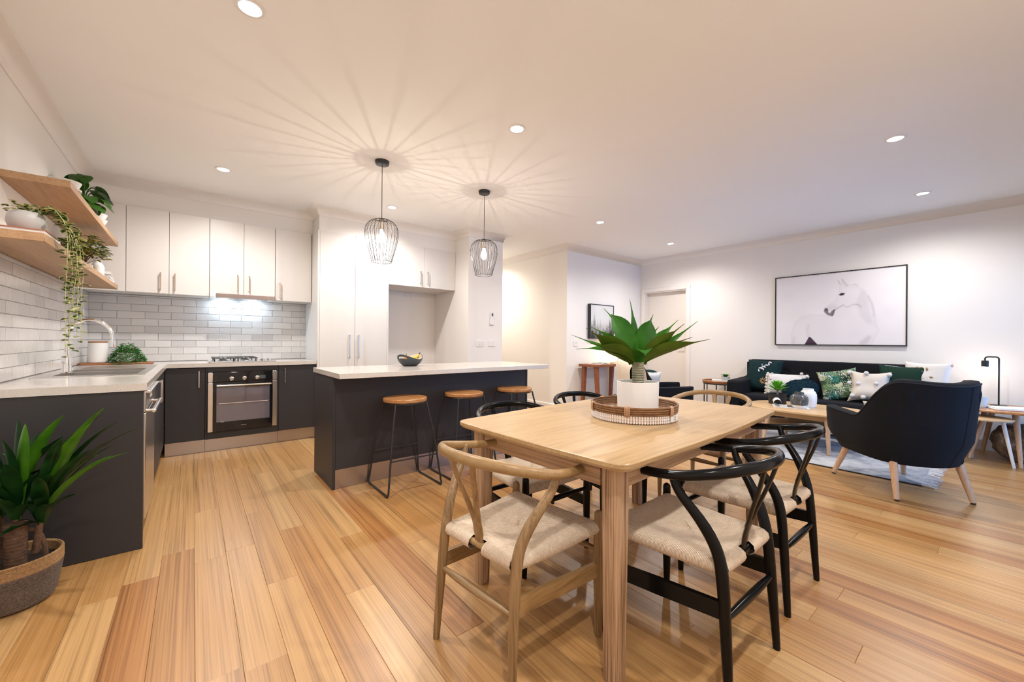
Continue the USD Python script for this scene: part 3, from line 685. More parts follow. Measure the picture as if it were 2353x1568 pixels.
f = part(dw, 'door', bx(PX-.011, PX+.012, 2.982, 3.602, .15, .735, .003), 'steel')
part(dw, 'control_panel', bx(PX-.011, PX+.012, 2.982, 3.602, .740, .856, .003), 'steel')
part(f, 'handle', cat([tube([(PX+.042, 3.02, .742), (PX+.042, 3.56, .742)], .011, 12)]+[tube([(PX+.01, q, .742), (PX+.042, q, .742)], .008) for q in (3.05, 3.53)]), 'steel')
for i in range(8): part(dw, 'button', T(lathe([(0, 0), (.006, 0), (.006, .003), (0, .003)], 12), ry=PI/2, x=PX+.012, y=3.25+(i//2)*.035, z=.80+(i % 2)*.018), 'white_plastic')
part(dw, 'top_lip', bx(PX-.005, PX+.034, 2.985, 3.598, .846, .862, .004), 'steel')
part(dw, 'plinth', bx(PX-.045, PX-.03, 2.982, 3.602, .004, .132), 'black_plastic', False)
solo('peninsula_end_panel', bx(XL+.016, PX+.003, 2.951, 2.977, .001, .8635, .0015), 'cabinet_charcoal', 'charcoal end panel closing the peninsula, behind the basket plant', 'panel')

# L-shaped stone worktop with the sink cut-out
SX0, SX1, SY0, SY1 = -.745, -.262, 3.62, 4.88
L = Polygon([(XL+.013, 2.945), (PX+.018, 2.945), (PX+.018, 5.017), (1.123, 5.017), (1.123, YB-.013), (XL+.013, YB-.013)])
L = L.difference(sbox(SX0+.01, SY0+.01, SX1-.01, SY1-.01))
solo('kitchen_worktop', T(trimesh.creation.extrude_polygon(L, .04, engine='earcut'), z=.865), 'stone_top', 'pale speckled stone worktop running round the corner with sink and cooktop', 'worktop', smooth=False)
s = thing('kitchen_sink', 'inset stainless steel double sink with drainer, in the peninsula worktop', 'sink')
rim = sbox(SX0, SY0, SX1, SY1).buffer(.012)
b1, b2 = sbox(SX0+.055, 3.74, SX1-.035, 4.10).buffer(-.0), sbox(SX0+.055, 4.14, SX1-.035, 4.42)
top = rim.difference(b1).difference(b2)
part(s, 'rim', prism(top, .9052, .9085), 'steel', False)
for y0, y1 in ((3.74, 4.10), (4.14, 4.42)):
    x0, x1 = SX0+.055, SX1-.035
    part(s, 'basin', cat([bx(x0, x1, y0, y1, .72, .724), bx(x0-.003, x0, y0, y1, .72, .905), bx(x1, x1+.003, y0, y1, .72, .905), bx(x0, x1, y0-.003, y0, .72, .905), bx(x0, x1, y1, y1+.003, .72, .905)]), 'steel', False)
part(s, 'drainer', cat([bx(SX0+.07, SX1-.05, 4.47+i*.038, 4.482+i*.038, .9085, .9115, .001) for i in range(10)]), 'steel')
t = thing('kitchen_tap', 'tall chrome gooseneck mixer tap at the sink', 'tap', (-.672, 4.03, .9088))
part(t, 'base', lathe([(0, 0), (.034, 0), (.034, .004), (.026, .009), (.024, .10), (.020, .115), (0, .115)], 28), 'chrome')
arc = [(0, 0, .10), (0, 0, .25)]+[(.11-.11*math.cos(a), 0, .25+.118*math.sin(a)) for a in np.linspace(.15, PI, 14)]+[(.221, 0, .215)]
part(t, 'spout', tube(arc, .0115, 14), 'chrome')
part(t, 'nozzle', T(lathe([(0, 0), (.012, 0), (.0145, .004), (.0145, .045), (0, .045)], 20), x=.221, z=.175), 'chrome')
part(t, 'lever', cat([tube([(0, .018, .075), (0, .045, .078), (.01, .085, .10)], [.013, .010, .005], 10)]), 'chrome')

# cooktop
k = thing('gas_cooktop', 'steel gas cooktop with black trivets on the worktop above the oven', 'cooktop', (.425, 5.30, .9055))
part(k, 'plate', prism(rrect(.60, .50, .02), 0, .008, .002), 'steel')
for cx, cy, r in ((-.17, -.10, .05), (-.17, .12, .038), (.03, .12, .045), (.03, -.10, .035)):
    bn = part(k, 'burner', T(lathe([(0, .008), (r, .008), (r, .014), (r*.8, .018), (0, .018)], 24), x=cx, y=cy), 'steel')
    part(bn, 'cap', T(lathe([(0, .018), (r*.72, .018), (r*.72, .024), (r*.6, .027), (0, .027)], 24), x=cx, y=cy), 'black_metal')
for cx in (-.17, .03):
    tr = []
    q = rrect(.19, .45, .02); o_ = np.array(q.exterior.coords)[:-1]
    tr.append(tube([(cx+a, .01+b, .042) for a, b in o_], .0055, 6, closed=True))
    for cy in (-.10, .12):
        for a in np.arange(4)*PI/2: tr.append(tube([(cx+.028*math.cos(a), cy+.028*math.sin(a), .044), (cx+.092*math.cos(a), cy+.098*math.sin(a), .044)], .005, 6))
    for a, b in ((-.08, -.2), (.08, -.2), (-.08, .21), (.08, .21)): tr.append(tube([(cx+a, b, .0085), (cx+a, b, .042)], .006, 6))
    part(k, 'trivet', cat(tr), 'black_metal')
for i in range(4):
    part(k, 'knob', T(lathe([(0, .008), (.017, .008), (.016, .028), (0, .030)], 20), x=.185 if i < 2 else .245, y=-.15+.09*(i % 2)+.0 if i < 2 else -.15+.09*(i % 2)), 'steel')

# island bench
IX0, IX1, IY0, IY1 = .832, 2.80, 3.207, 3.78
c = thing('island_bench', 'charcoal island bench with metal kickboard, behind the three stools', 'island bench')
part(c, 'end_panel', bx(IX0, IX0+.022, IY0, IY1, .001, .864, .0015), 'cabinet_charcoal')
part(c, 'end_panel', bx(IX1-.022, IX1, IY0, IY1, .001, .864, .0015), 'cabinet_charcoal')
part(c, 'front_panel', bx(IX0+.0225, IX1-.0225, IY0+.004, IY0+.022, .148, .864, .0015), 'cabinet_charcoal')
part(c, 'carcass', bx(IX0+.0225, IX1-.0225, IY0+.03, IY1-.02, .15, .864), 'cabinet_charcoal', False)
part(c, 'kickboard', bx(IX0+.0225, IX1-.0225, IY0+.012, IY0+.026, .002, .147), 'kick_metal', False)
solo('island_worktop', bx(.823, 2.912, 2.995, 3.80, .865, .905, .002), 'stone_top', 'pale speckled stone top of the island bench, under the fruit bowl', 'worktop')

# fruit bowl
t = thing('fruit_bowl', 'dark grey wavy-rimmed fruit bowl with handle slots, on the island worktop', 'bowl', (1.62, 3.565, .9052), .45)
def bowl_pt(r_scale, inner):
    def fn(u, v):
        a = u*2*PI; rim = .090+.022*math.cos(2*a); z = (v**1.15)*rim
        rad = (.060+(.124-.060)*math.sin(v*PI/2)**.9) - (.0045 if inner else 0)
        return (rad*math.cos(a), rad*math.sin(a)*.92, z+(.004 if inner else 0)*(1-v))
    return fn
def bowl(inner):
    n, k = 64, 14; g = bowl_pt(1, inner); v = np.array([g(i/n, j/(k-1)) for i in range(n) for j in range(k)]); f = []
    for i in range(n):
        for j in range(k-1):
            slot = min(abs(i-q) for q in (0, 64, 32)) <= 4 and j in (9, 10)
            if slot: continue
            a, b = i*k+j, ((i+1) % n)*k+j; f += [[a, b, b+1], [a, b+1, a+1]]
    c0 = len(v); v = np.vstack([v, [[0, 0, .004 if inner else 0]]]); f += [[i*k, c0, ((i+1) % n)*k] for i in range(n)]
    return trimesh.Trimesh(v, f, process=False)
part(t, 'shell', bowl(False), 'bowl_charcoal', True)
part(t, 'lining', bowl(True), 'bowl_lining', True)
def banana(loc, rz, tilt, label):
    b = thing('banana', label, 'fruit', loc, rz, 'bananas in the fruit bowl', rx=tilt)
    a = np.linspace(-1.0, 1.0, 14); P = np.c_[.09*np.sin(a), np.zeros(14), .09*(1-np.cos(a))]
    r = .0165*np.clip(1.25-np.abs(a)**2.5, .35, 1)
    part(b, 'peel', tube(P, r, 6), 'banana', 50); part(b, 'stalk', tube([P[-1], P[-1]+(P[-1]-P[-2])*1.6], .0048, 6), 'banana_tip')
    part(b, 'tip', tube([P[0], P[0]+(P[0]-P[1])*.5], .004, 6), 'banana_tip')
banana((1.635, 3.555, .972), .3, .25, 'yellow banana lying on top in the fruit bowl')
banana((1.60, 3.53, .935), -.2, -.3, 'yellow banana seen through the handle slot of the fruit bowl')
banana((1.645, 3.60, .947), .8, .2, 'yellow banana at the back of the fruit bowl')
p = thing('pear', 'brown-red pear with upright stalk in the fruit bowl', 'fruit', (1.585, 3.575, .925))
part(p, 'flesh', lathe([(0, 0), (.022, .003), (.033, .02), (.034, .035), (.026, .055), (.016, .068), (.008, .074), (0, .072)], 20), 'pear_skin', True)
part(p, 'stalk', tube([(0, 0, .07), (.001, 0, .085), (0, .002, .102)], .0016, 6), 'banana_tip')

# bar stools
def stool(label, x):
    t = thing('bar_stool', label, 'bar stool', (x, 3.0, 0), group=None)
    part(t, 'seat', prism(Point(0, 0).buffer(.17, quad_segs=16), .667, .695, .004), 'stool_wood', 30)
    a = np.arange(40)*2*PI/40; part(t, 'seat_ring', tube(np.c_[.158*np.cos(a), .158*np.sin(a), np.full(40, .659)], .0075, 6, closed=True), 'black_metal')
    tops = {}
    for sx in (-1, 1):
        P = [(sx*.128, -.115, .66), (sx*.17, -.16, .42), (sx*.212, -.203, .05), (sx*.217, -.208, .02), (sx*.218, -.19, .0075), (sx*.218, 0, .0075), (sx*.218, .19, .0075), (sx*.217, .208, .02), (sx*.212, .203, .05), (sx*.17, .16, .42), (sx*.128, .115, .66)]
        part(t, 'leg_frame', tube(P, .0075, 8), 'black_metal')
        part(t, 'foot_pad', cat([bx(sx*.218-.009, sx*.218+.009, q-.012, q+.012, .0, .012, .003) for q in (-.165, .165)]), 'grommet')
    for sy, z in ((-1, .25), (1, .262)):
        s = .128+(.212-.128)*(.66-z)/(.61); y = sy*(.115+(.203-.115)*(.66-z)/.61)
        part(t, 'crossbar', tube([(-s, y, z), (s, y, z)], .006, 8), 'black_metal')
    return t
s0 = stool('round wooden bar stool on black legs, leftmost of the three at the island', 1.325)
dup(s0, (1.876, 3.0, 0), label='round wooden bar stool on black legs, middle of the three at the island')
dup(s0, (2.452, 3.0, 0), label='round wooden bar stool on black legs, rightmost and farthest at the island')

# floating shelves on the left wall
solo('wall_shelf', bx(XL+.001, -.55, 3.352, 5.215, 2.008, 2.049, .002), 'shelf_oak', 'upper thick oak floating shelf on the left kitchen wall', 'shelf')
solo('wall_shelf', bx(XL+.001, -.55, 2.857, 5.215, 1.606, 1.647, .002), 'shelf_oak', 'lower thick oak floating shelf, carrying the grey pot with the trailing vine', 'shelf')
# ================================================================== DINING
TZ = .765
TX0, TX1, TY0, TY1 = -.785, .785, -.46, .46
def bowed(x0, x1, y0, y1, bow, rc):
    n = 40; P = []
    for i in range(n): u = i/n; P.append((x0+(x1-x0)*u, y0-bow*math.sin(u*PI)))
    for i in range(n): u = i/n; P.append((x1+bow*.55*math.sin(u*PI), y0+(y1-y0)*u))
    for i in range(n): u = i/n; P.append((x1-(x1-x0)*u, y1+bow*math.sin(u*PI)))
    for i in range(n): u = i/n; P.append((x0-bow*.55*math.sin(u*PI), y1-(y1-y0)*u))
    return Polygon(P).buffer(-rc).buffer(rc, quad_segs=8)
t = thing('dining_table', 'oak dining table with bowed edges and rounded corners, six chairs round it', 'dining table', (1.80, 1.235, 0), math.radians(3))
o = bowed(TX0, TX1, TY0, TY1, .027, .05)
def slab(poly, z0, z1):
    a, b = poly.buffer(-.010), poly
    return cat([ring(a, b, z0, z0+.012), T(trimesh.creation.extrude_polygon(b, z1-z0-.015, engine='earcut'), z=z0+.012), ring(b, b.buffer(-.003), z1-.003, z1)])
part(t, 'tabletop', slab(o, TZ-.028, TZ), 'oak_x', 30)
LX0, LX1, LY0, LY1 = -.693, .70, -.368, .365
def table_leg(x, y):
    sx, sy = (1 if x > 0 else -1), (1 if y > 0 else -1)
    def sec(h, c, r): q = np.array(rrect(2*h, 2*h, r, 4).exterior.coords)[:-1]; return q+c
    v = []; secs = [(.038, (x, y), .017, TZ-.0285), (.0375, (x, y), .017, TZ-.12), (.031, (x+sx*.004, y+sy*.004), .016, .0)]
    for h, c, r, z in secs: v.append(np.c_[sec(h, c, r), np.full(len(sec(h, c, r)), z)])
    n = len(v[0]); v = np.vstack(v+[np.array([[*secs[0][1], secs[0][3]]]), np.array([[*secs[2][1], 0]])]); f = []
    for i in range(2):
        for s in range(n): q = (s+1) % n; f += [[i*n+s, (i+1)*n+q, i*n+q], [i*n+s, (i+1)*n+s, (i+1)*n+q]]
    for s in range(n): q = (s+1) % n; f += [[3*n, s, q], [3*n+1, 2*n+q, 2*n+s]]
    return trimesh.Trimesh(v, f, process=False)
for lx, ly in ((LX0, LY0), (LX0, LY1), (LX1, LY0), (LX1, LY1)): part(t, 'leg', table_leg(lx, ly), 'oak_z', 40)
for y in (LY0-.028, LY1+.010): part(t, 'apron', bx(LX0+.0425, LX1-.0425, y, y+.018, TZ-.112, TZ-.0285, .002), 'oak_apron')
for x in (LX0-.028, LX1+.010): part(t, 'apron', bx(x, x+.018, LY0+.0425, LY1-.0425, TZ-.112, TZ-.0285, .002), 'oak_apron_y')

# wishbone chairs (front of the chair is +x)
def seat_panels():
    Rr = [(-.185, -.175), (-.185, .175)]; Fr = [(.225, -.215), (.225, .215)]
    cx = .01; C = np.array([cx, 0, .436]); out = []
    def panel(P, Q, n, gap=None):
        P, Q, n = np.array(P), np.array(Q), np.array(n); ms = []
        prof = [(-.030, .406), (-.012, .397), (.006, .398), (.018, .406), (.0235, .420), (.019, .436), (.004, .446), (-.014, .4485)]
        for s0, s1, lo_ in ([(0, 1, 0)] if gap is None else [(0, .5-gap, 0), (.5+gap, 1, 0), (.5-gap, .5+gap, .54)]):
            def fn(u, v):
                v = lo_+(1-lo_)*v
                s = s0+(s1-s0)*u; e = P+(Q-P)*s; k = v*(len(prof)-1+5)
                i = min(int(k), len(prof)-2)
                if k <= len(prof)-1:
                    f = k-i; o = prof[i][0]*(1-f)+prof[i+1][0]*f; z = prof[i][1]*(1-f)+prof[i+1][1]*f
                    sag = -.006*math.sin(s*PI); return np.array([*(e+n*o), z+sag*.6])
                f = (k-(len(prof)-1))/5; a = np.array([*(e-n*.014), .4485-.0036*math.sin(s*PI)])
                q = a*(1-f)+C*f; q[2] -= .008*math.sin(f*PI*.5)*math.sin(s*PI)+.0045*max(0, 1-min(s, 1-s)/.07)*f; return q
            ms.append(grid(fn, 14, len(prof)+5))
        return cat(ms)
    out.append((panel(Fr[0], Fr[1], (1, 0)), 'cord_across_y'))
    out.append((panel(Rr[1], Rr[0], (-1, 0), .10), 'cord_across_y'))
    sd = np.array([-.04, -.41]); sd = np.array([-.0971, -.995])
    out.append((panel(Rr[0], Fr[0], (-.097, -.995)), 'cord_across_x'))
    out.append((panel(Fr[1], Rr[1], (-.097, .995)), 'cord_across_x'))
    return out
def wishbone(label, loc, rz, wx, wz):
    t = thing('wishbone_chair', label, 'dining chair', loc, rz)
    for s in (-1, 1):
        P = spline([(-.225, s*.205, 0), (-.212, s*.199, .20), (-.196, s*.193, .40), (-.176, s*.197, .49), (-.125, s*.222, .585), (-.072, s*.241, .655), (-.052, s*.247, .706)], 26)
        z = P[:, 2]; r = np.interp(z, [0, .2, .42, .55, .68, .71], [.0125, .0170, .0195, .0185, .0135, .011])
        part(t, 'rear_leg', tube(P, r, 12), wz, 50)
    for s in (-1, 1):
        z = np.array([0, .08, .2, .3, .40, .45, .475, .484, .488]); r = np.array([.0125, .0150, .0185, .0195, .0185, .0170, .0165, .013, .006])
        P = np.c_[.232+.004*z, s*(.228-.006*z), z]; part(t, 'front_leg', tube(P, r, 14), wz, 50)
    # bent arm and back rail
    half = [(.145, .232, .687), (.09, .245, .690), (.0, .259, .698), (-.09, .259, .712), (-.175, .228, .731), (-.24, .155, .747), (-.272, .065, .753)]
    P = spline([(x, -y, z) for x, y, z in half]+[(-.278, 0, .754)]+half[::-1], 64)
    tt = np.abs(np.linspace(-1, 1, 64))
    part(t, 'back_rail', tube(P, np.interp(tt, [0, .35, .6, 1], [.0145, .0155, .018, .017]), 12, r2=np.interp(tt, [0, .35, .6, 1], [.0205, .019, .0165, .016])), wx if wx == 'chair_black' else 'chair_oak_rail', 50)
    # Y splat
    def bar(pts, w, d): return tube(spline(pts, 12), w, 8, r2=d, u0=(0, 1, 0))
    sp = [bar([(-.186, 0, .426), (-.192, 0, .48), (-.205, 0, .53)], [.024]*4+[.027]*8, [.0065]*12)]
    for s in (-1, 1): sp.append(bar([(-.200, s*.011, .515), (-.222, s*.024, .585), (-.252, s*.046, .675), (-.271, s*.060, .746)], .0155, .0065))
    part(t, 'splat', cat(sp), wz, 50)
    part(t, 'seat_rail', cat([tube([(-.187, -.19, .424), (-.187, .19, .424)], .0125, 10), tube([(.226, -.226, .424), (.226, .226, .424)], .012, 8)]+[tube([(-.19, s*.172, .422), (.228, s*.212, .422)], .012, 8) for s in (-1, 1)]), wx)
    for s in (-1, 1):
        a, b = np.array([-.205, s*.197]), np.array([.233, s*.2265]); v = []
        for e, zc, h in ((a, .300, .027), (a*.5+b*.5, .281, .029), (b, .262, .027)):
            for dy, dz in ((-.009, -h), (.009, -h), (.009, h), (-.009, h)): v.append([e[0], e[1]+dy, zc+dz])
        f = []
        for i in range(2):
            for q in range(4): f += [[i*4+q, i*4+(q+1) % 4, i*4+4+(q+1) % 4], [i*4+q, i*4+4+(q+1) % 4, i*4+4+q]]
        part(t, 'side_stretcher', trimesh.Trimesh(v, f, process=False), wx, 25)
    sw = np.interp(np.abs(np.linspace(-1, 1, 12)), [0, .5, 1], [.0145, .0135, .0085])
    part(t, 'rear_stretcher', tube(np.c_[np.full(12, -.208), np.linspace(-.196, .196, 12), np.full(12, .272)], sw, 10), wx if wx == 'chair_black' else 'chair_oak_y')
    part(t, 'front_stretcher', tube(np.c_[np.full(12, .233), np.linspace(-.224, .224, 12), np.full(12, .335)], sw, 10), wx if wx == 'chair_black' else 'chair_oak_y')
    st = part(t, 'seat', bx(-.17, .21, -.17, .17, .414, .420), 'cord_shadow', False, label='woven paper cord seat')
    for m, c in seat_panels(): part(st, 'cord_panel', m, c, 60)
    return t
A = wishbone('oak wishbone chair with paper cord seat at the near left end of the table', (.985, 1.192, 0), .11, 'chair_oak', 'chair_oak_z')
dup(A, (2.96, 1.385, 0), PI, label='oak wishbone chair at the far right end of the table, mostly hidden')
Bc = wishbone('black wishbone chair nearest the camera, on the near long side of the table', (1.51, .755, 0), PI/2, 'chair_black', 'chair_black')
dup(Bc, (2.16, .79, 0), PI/2, label='black wishbone chair on the near long side, between the nearest chair and the armchair')
dup(Bc, (1.49, 1.69, 0), -PI/2, label='black wishbone chair on the far long side, in front of the bar stools')
dup(Bc, (2.20, 1.78, 0), -PI/2, label='black wishbone chair on the far long side, behind the rattan tray')

# tray
t = thing('rattan_tray', 'round rattan tray with white woven band on the dining table, under the potted agave', 'tray', (1.765, 1.192, TZ))
def hoopz(r, z, w, n=72): a = np.arange(n)*2*PI/n; return tube(np.c_[r*np.cos(a), r*np.sin(a), np.full(n, z)], w, 7, closed=True)
part(t, 'base', prism(Point(0, 0).buffer(.198, quad_segs=24), .001, .008), 'tray_base', False)
cords = []
for i in range(104):
    a = i*2*PI/104
    for j, z in enumerate((.008, .0205, .033)):
        cords.append(T(bx(-.0034, .0034, -.0045, .0045, -.006, .006, .0025), x=.207*math.cos(a), y=.207*math.sin(a), z=z, rz=a, rx=0))
part(t, 'woven_band', cat(cords), 'cotton_white', 30, label='white cotton woven band', kind='stuff')
part(t, 'band_core', cat([hoopz(.205, z, .004) for z in (.008, .0205, .033)]), 'rattan_pale')
for z, r in ((.043, .207), (.0535, .209), (.064, .210), (.0745, .211)): part(t, 'cane', hoopz(r, z, .0054), 'rattan')
for k in range(6):
    a = k*PI/3+.52-PI/3*0.05; b = []
    for dz in (-.010, -.004, .002, .008):
        aa = a+dz/.21; P = [(.203, .037), (.2145, .037), (.2185, .045), (.2195, .06), (.2185, .076), (.212, .082), (.204, .078)]
        b.append(tube([(r*math.cos(aa), r*math.sin(aa), z) for r, z in P], .0028, 6))
    part(t, 'binding', cat(b), 'rattan_pale')
ta = -1.47
for dth in (-.13, .09):
    aa = ta+dth; part(t, 'paper_tag', T(bx(-.0012, .0012, -.010, .010, -.014, .014, .0005), x=.2135*math.cos(aa), y=.2135*math.sin(aa), z=.022, rz=aa), 'paper', False)

# agave
PXY = (1.786, 1.182); PZ = TZ+.0085
t = thing('potted_agave', 'large artificial agave in a white cylinder pot on the dining table tray', 'potted plant', (*PXY, PZ))
part(t, 'pot', lathe([(0, 0), (.096, 0), (.100, .004), (.1035, .172), (.1025, .1745), (.0985, .1745), (.097, .170), (.094, .13), (0, .13)], 56), 'white_matt', 50)
part(t, 'soil', lathe([(0, .134), (.094, .134)], 32), 'soil')
zz = np.linspace(.10, .272, 60); part(t, 'stem', lathe([(0, .272)]+[(.029+.0018*math.sin(q*520)+.002*(q-.2), q) for q in zz[::-1]]+[(0, .1)], 24).copy(), 'stem_green', 30, label='ringed grey-green stem')
rv, fv = np.array([.779, -.627, 0]), np.array([.627, .779, 0])
def agave(tip, width, mt='leaf_agave', lift=.55, out=.35, fold=.28, peak=.60, root=.24, face=None, spike=.17):
    a, u, b = tip; B = np.array([0, 0, .262]); h = rv*a-fv*b
    tp = B+h+np.array([0, 0, u]); c = B+h*out+np.array([0, 0, u*lift])
    hd = h/max(np.linalg.norm(h), .02); B = B+hd*.020
    f = face if face is not None else (.6 if b >= -.02 else -.5)
    up = np.array([0, 0, 1.0])-hd*.25+fv*(0 if face == 'front' else f)
    if face == 'front': up = -fv+np.array([0, 0, .15])
    part(t, 'leaf', leaf(B, c, tp, width*.76, fold, up, n=20, peak=peak, root=root, spike=spike), mt, 60)
agave((-.015, .345, -.10), .060, lift=.6, face='front', spike=.25, peak=.3)
agave((.105, .262, -.075), .135, lift=.60, root=.55, peak=.62, face='front', fold=.25)
agave((-.125, .262, -.065), .135, lift=.60, root=.55, peak=.66, face='front', fold=.25, spike=.04)
agave((-.14, .30, -.17), .075, lift=.6)
agave((.195, .205, .10), .140, 'leaf_agave_olive', lift=.40, face=.9)
agave((.245, .235, -.09), .095, lift=.45)
agave((.325, .225, -.04), .065, lift=.30, face=-.5)
agave((.345, .130, .05), .105, 'leaf_agave_olive', lift=.62, face=.8)
agave((.330, .115, -.06), .085, lift=1.0)
agave((.270, .080, -.12), .075, lift=1.1)
agave((.24, .14, .09), .10, 'leaf_agave_olive', lift=.55, face=.8)
agave((-.285, .180, .09), .140, 'leaf_agave_olive', lift=.40, face=.9)
agave((-.34, .150, -.04), .075, lift=.42)
agave((-.325, .075, .03), .085, lift=1.25, face=-.5)
agave((-.27, .105, .12), .125, 'leaf_agave_olive', lift=.70, face=.8)
agave((-.22, .20, -.16), .09, lift=.6)
agave((.17, .20, -.17), .09, lift=.6)
agave((-.02, .050, .175), .125, 'leaf_agave', lift=2.3, out=.60, face=0., spike=.05)
agave((.05, .07, -.22), .10, lift=1.2)
agave((-.06, .17, -.22), .10, lift=.8)
# ================================================================== LIVING ROOM
# rug with fringed short end
t = thing('rug', 'pale grey-blue patterned rug with white fringe under the coffee table', 'rug', (5.42, 1.53, 0))
part(t, 'pile', rbox(-.84, .84, -1.12, 1.12, .001, .014, .006, 8), 'rug_pile', 30)
for x in (-.844, .844): part(t, 'binding', bx(x-.004, x+.004, -1.12, 1.12, .001, .009), 'rug_edge', False)
rf = random.Random(3)
for e in (-1, 1):
    fr = []
    for i in range(120):
        x = -.835+1.67*i/119+rf.uniform(-.004, .004); L = rf.uniform(.06, .10); sx = rf.uniform(-.025, .025)
        fr.append(tube([(x, e*1.115, .010), (x+sx*.4, e*(1.12+L*.5), .012), (x+sx, e*(1.12+L), .004)], .0032, 5))
    part(t, 'fringe', cat(fr), 'rug_fringe', 40, kind='stuff')

# armchair: curved shell (front is +x)
def shell_path():
    P = [(.37, .315), (.20, .328), (.0, .338), (-.12, .335), (-.22, .310), (-.305, .248), (-.356, .165), (-.382, .08)]
    return spline(P+[(-.390, 0)]+[(x, -y) for x, y in P[::-1]], 81)
SP = np.c_[shell_path()][:, :2]
def shell_at(i):
    d = np.gradient(SP, axis=0)[i]; d /= np.hypot(*d); return SP[i], np.array([-d[1], d[0]])*-1
def smooth(a, b, x): q = min(max((x-a)/(b-a), 0), 1); return q*q*(3-2*q)
def shell_mesh():
    n = len(SP); v = []; K = 0
    for i in range(n):
        p, nr = shell_at(i)
        if nr @ p < 0: nr = -nr
        k = smooth(-.02, -.33, p[0]); e = max(0, (p[0]-.22)/.15)
        zt = .578+.02*smooth(-.2, .37, p[0])+.305*k*(1-.03*math.cos(min(abs(p[1])/.3, 1)*PI)); zb = .254+.085*e**2+.0*k
        th = .085+.02*k; lean = .03+.075*smooth(.36, .0, abs(p[1]))*smooth(.1, -.2, p[0])
        sec = []
        H = zt-zb
        for o, z in ((-.45, .0), (-.10, .0), (-.01, .012), (.0, .05), (0, .3), (0, .6), (0, .88), (-.02, .965), (-.14, 1.0), (-.5, 1.008), (-.86, 1.0), (-.98, .965), (-1, .88), (-1, .5), (-1, .2), (-.98, .02)):
            zz = zb+H*z; out = lean*H*z*1.3-(1-math.cos(min(z/.3, 1)*PI/2))*0-.06*(1-smooth(0, .35, z))
            sec.append([*(p+nr*(o*th+out-.02*e**2)), zz])
        K = len(sec); v += sec
    f = []
    for i in range(n-1):
        for q in range(K):
            r = (q+1) % K; f += [[i*K+q, (i+1)*K+q, (i+1)*K+r], [i*K+q, (i+1)*K+r, i*K+r]]
    for i in (0, n-1):
        c = len(v); v.append(list(np.mean(v[i*K:i*K+K], 0)+np.array([.015, 0, 0])))
        f += [[i*K+q, i*K+(q+1) % K, c] if i == 0 else [i*K+(q+1) % K, i*K+q, c] for q in range(K)]
    return trimesh.Trimesh(v, f, process=False), np.array(v[:n*K]).reshape(n, K, 3)
SH, SG = shell_mesh()
def armchair(label, loc, rz):
    t = thing('armchair', label, 'armchair', loc, rz)
    part(t, 'shell', SH, 'sofa_fabric', 60, label='curved back and arms in dark fabric')
    part(t, 'piping', tube(SG[:, 7]+[0, 0, .004], .0055, 6), 'piping_fabric')
    for i in (45,): part(t, 'seam', tube(SG[i, 2:8]*1.003, .0032, 5), 'piping_fabric')
    part(t, 'seat_base', rbox(-.27, .33, -.24, .24, .262, .345, .03), 'sofa_fabric', 50)
    part(t, 'seat_cushion', rbox(-.27, .36, -.262, .262, .338, .455, .045), 'sofa_fabric', 50)
    part(t, 'back_cushion', T(rbox(-.06, .06, -.25, .25, 0, .42, .05), x=-.27, z=.44, ry=-.17), 'sofa_fabric', 50)
    for sx, sy in ((-1, -1), (-1, 1), (1, -1), (1, 1)):
        top = (sx*.235, sy*.22, .262); bot = (sx*.305, sy*(.25 if sx < 0 else .28), .012)
        part(t, 'leg', tube([np.array(bot)*(1-q)+np.array(top)*q for q in np.linspace(0, 1, 5)], [.0165, .0185, .021, .0235, .026], 14), 'beech', 40)
        part(t, 'glide', T(lathe([(0, 0), (.013, 0), (.015, .01), (0, .012)], 14), x=bot[0], y=bot[1], z=.0), 'grommet')
    return t
a1 = armchair('charcoal fabric armchair with beech legs, its back to the camera at right', (4.405, .525, 0), PI/4)
a2 = dup(a1, (4.78, 2.88, 0), -PI/4, label='charcoal armchair behind the potted agave, cream throw over its back')
def drape():
    pr = spline([(-.235, 0, .50), (-.262, 0, .64), (-.292, 0, .80), (-.32, 0, .888), (-.39, 0, .925), (-.47, 0, .90), (-.497, 0, .82), (-.47, 0, .62), (-.44, 0, .42)], 40)
    def fn(u, v):
        p = pr[int(round(v*39))]; y = (u-.5)*.80; k = abs(u-.5)*2
        x = p[0]+.09*k**3*(1 if v > .4 else .55)+.006*math.sin(u*31+v*5); return (x+(-.01 if v > .5 else .012), y*(1+.03*math.sin(v*9)), p[2]-.05*k**4+.003*math.sin(u*23))
    return grid(fn, 40, 40)
t = thing('throw_blanket', 'cream throw blanket draped over the back of the armchair behind the agave', 'blanket', (4.78, 2.88, 0), -PI/4)
part(t, 'cloth', drape(), 'throw_cream', True)

def cushion(name, label, loc, rz, lean, w, h, th, material, seed=1, **k):
    """Cushion whose lower edge is at loc; it leans back by 'lean' and its face looks along local +y turned by rz."""
    t = thing(name, label, 'cushion', loc, rz, rx=lean)
    part(t, 'cover', T(pillow(w, h, th, seed=seed, **k), z=h/2), material, True)
    return t
c = cushion('cushion', 'white cushion with dark green edge on the armchair behind the agave', (4.64, 2.94, .465), -.55, .35, .30, .32, .12, 'cushion_white', 4)
e = np.array([(-.12, .035, .315), (-.04, .05, .312), (.05, .055, .305), (.115, .05, .275), (.143, .04, .2), (.15, .03, .10), (.146, .02, .03)])
part(c, 'edging', tube(spline(e, 24), .017, 8), 'leaf_strap', label='dark green velvet edging')

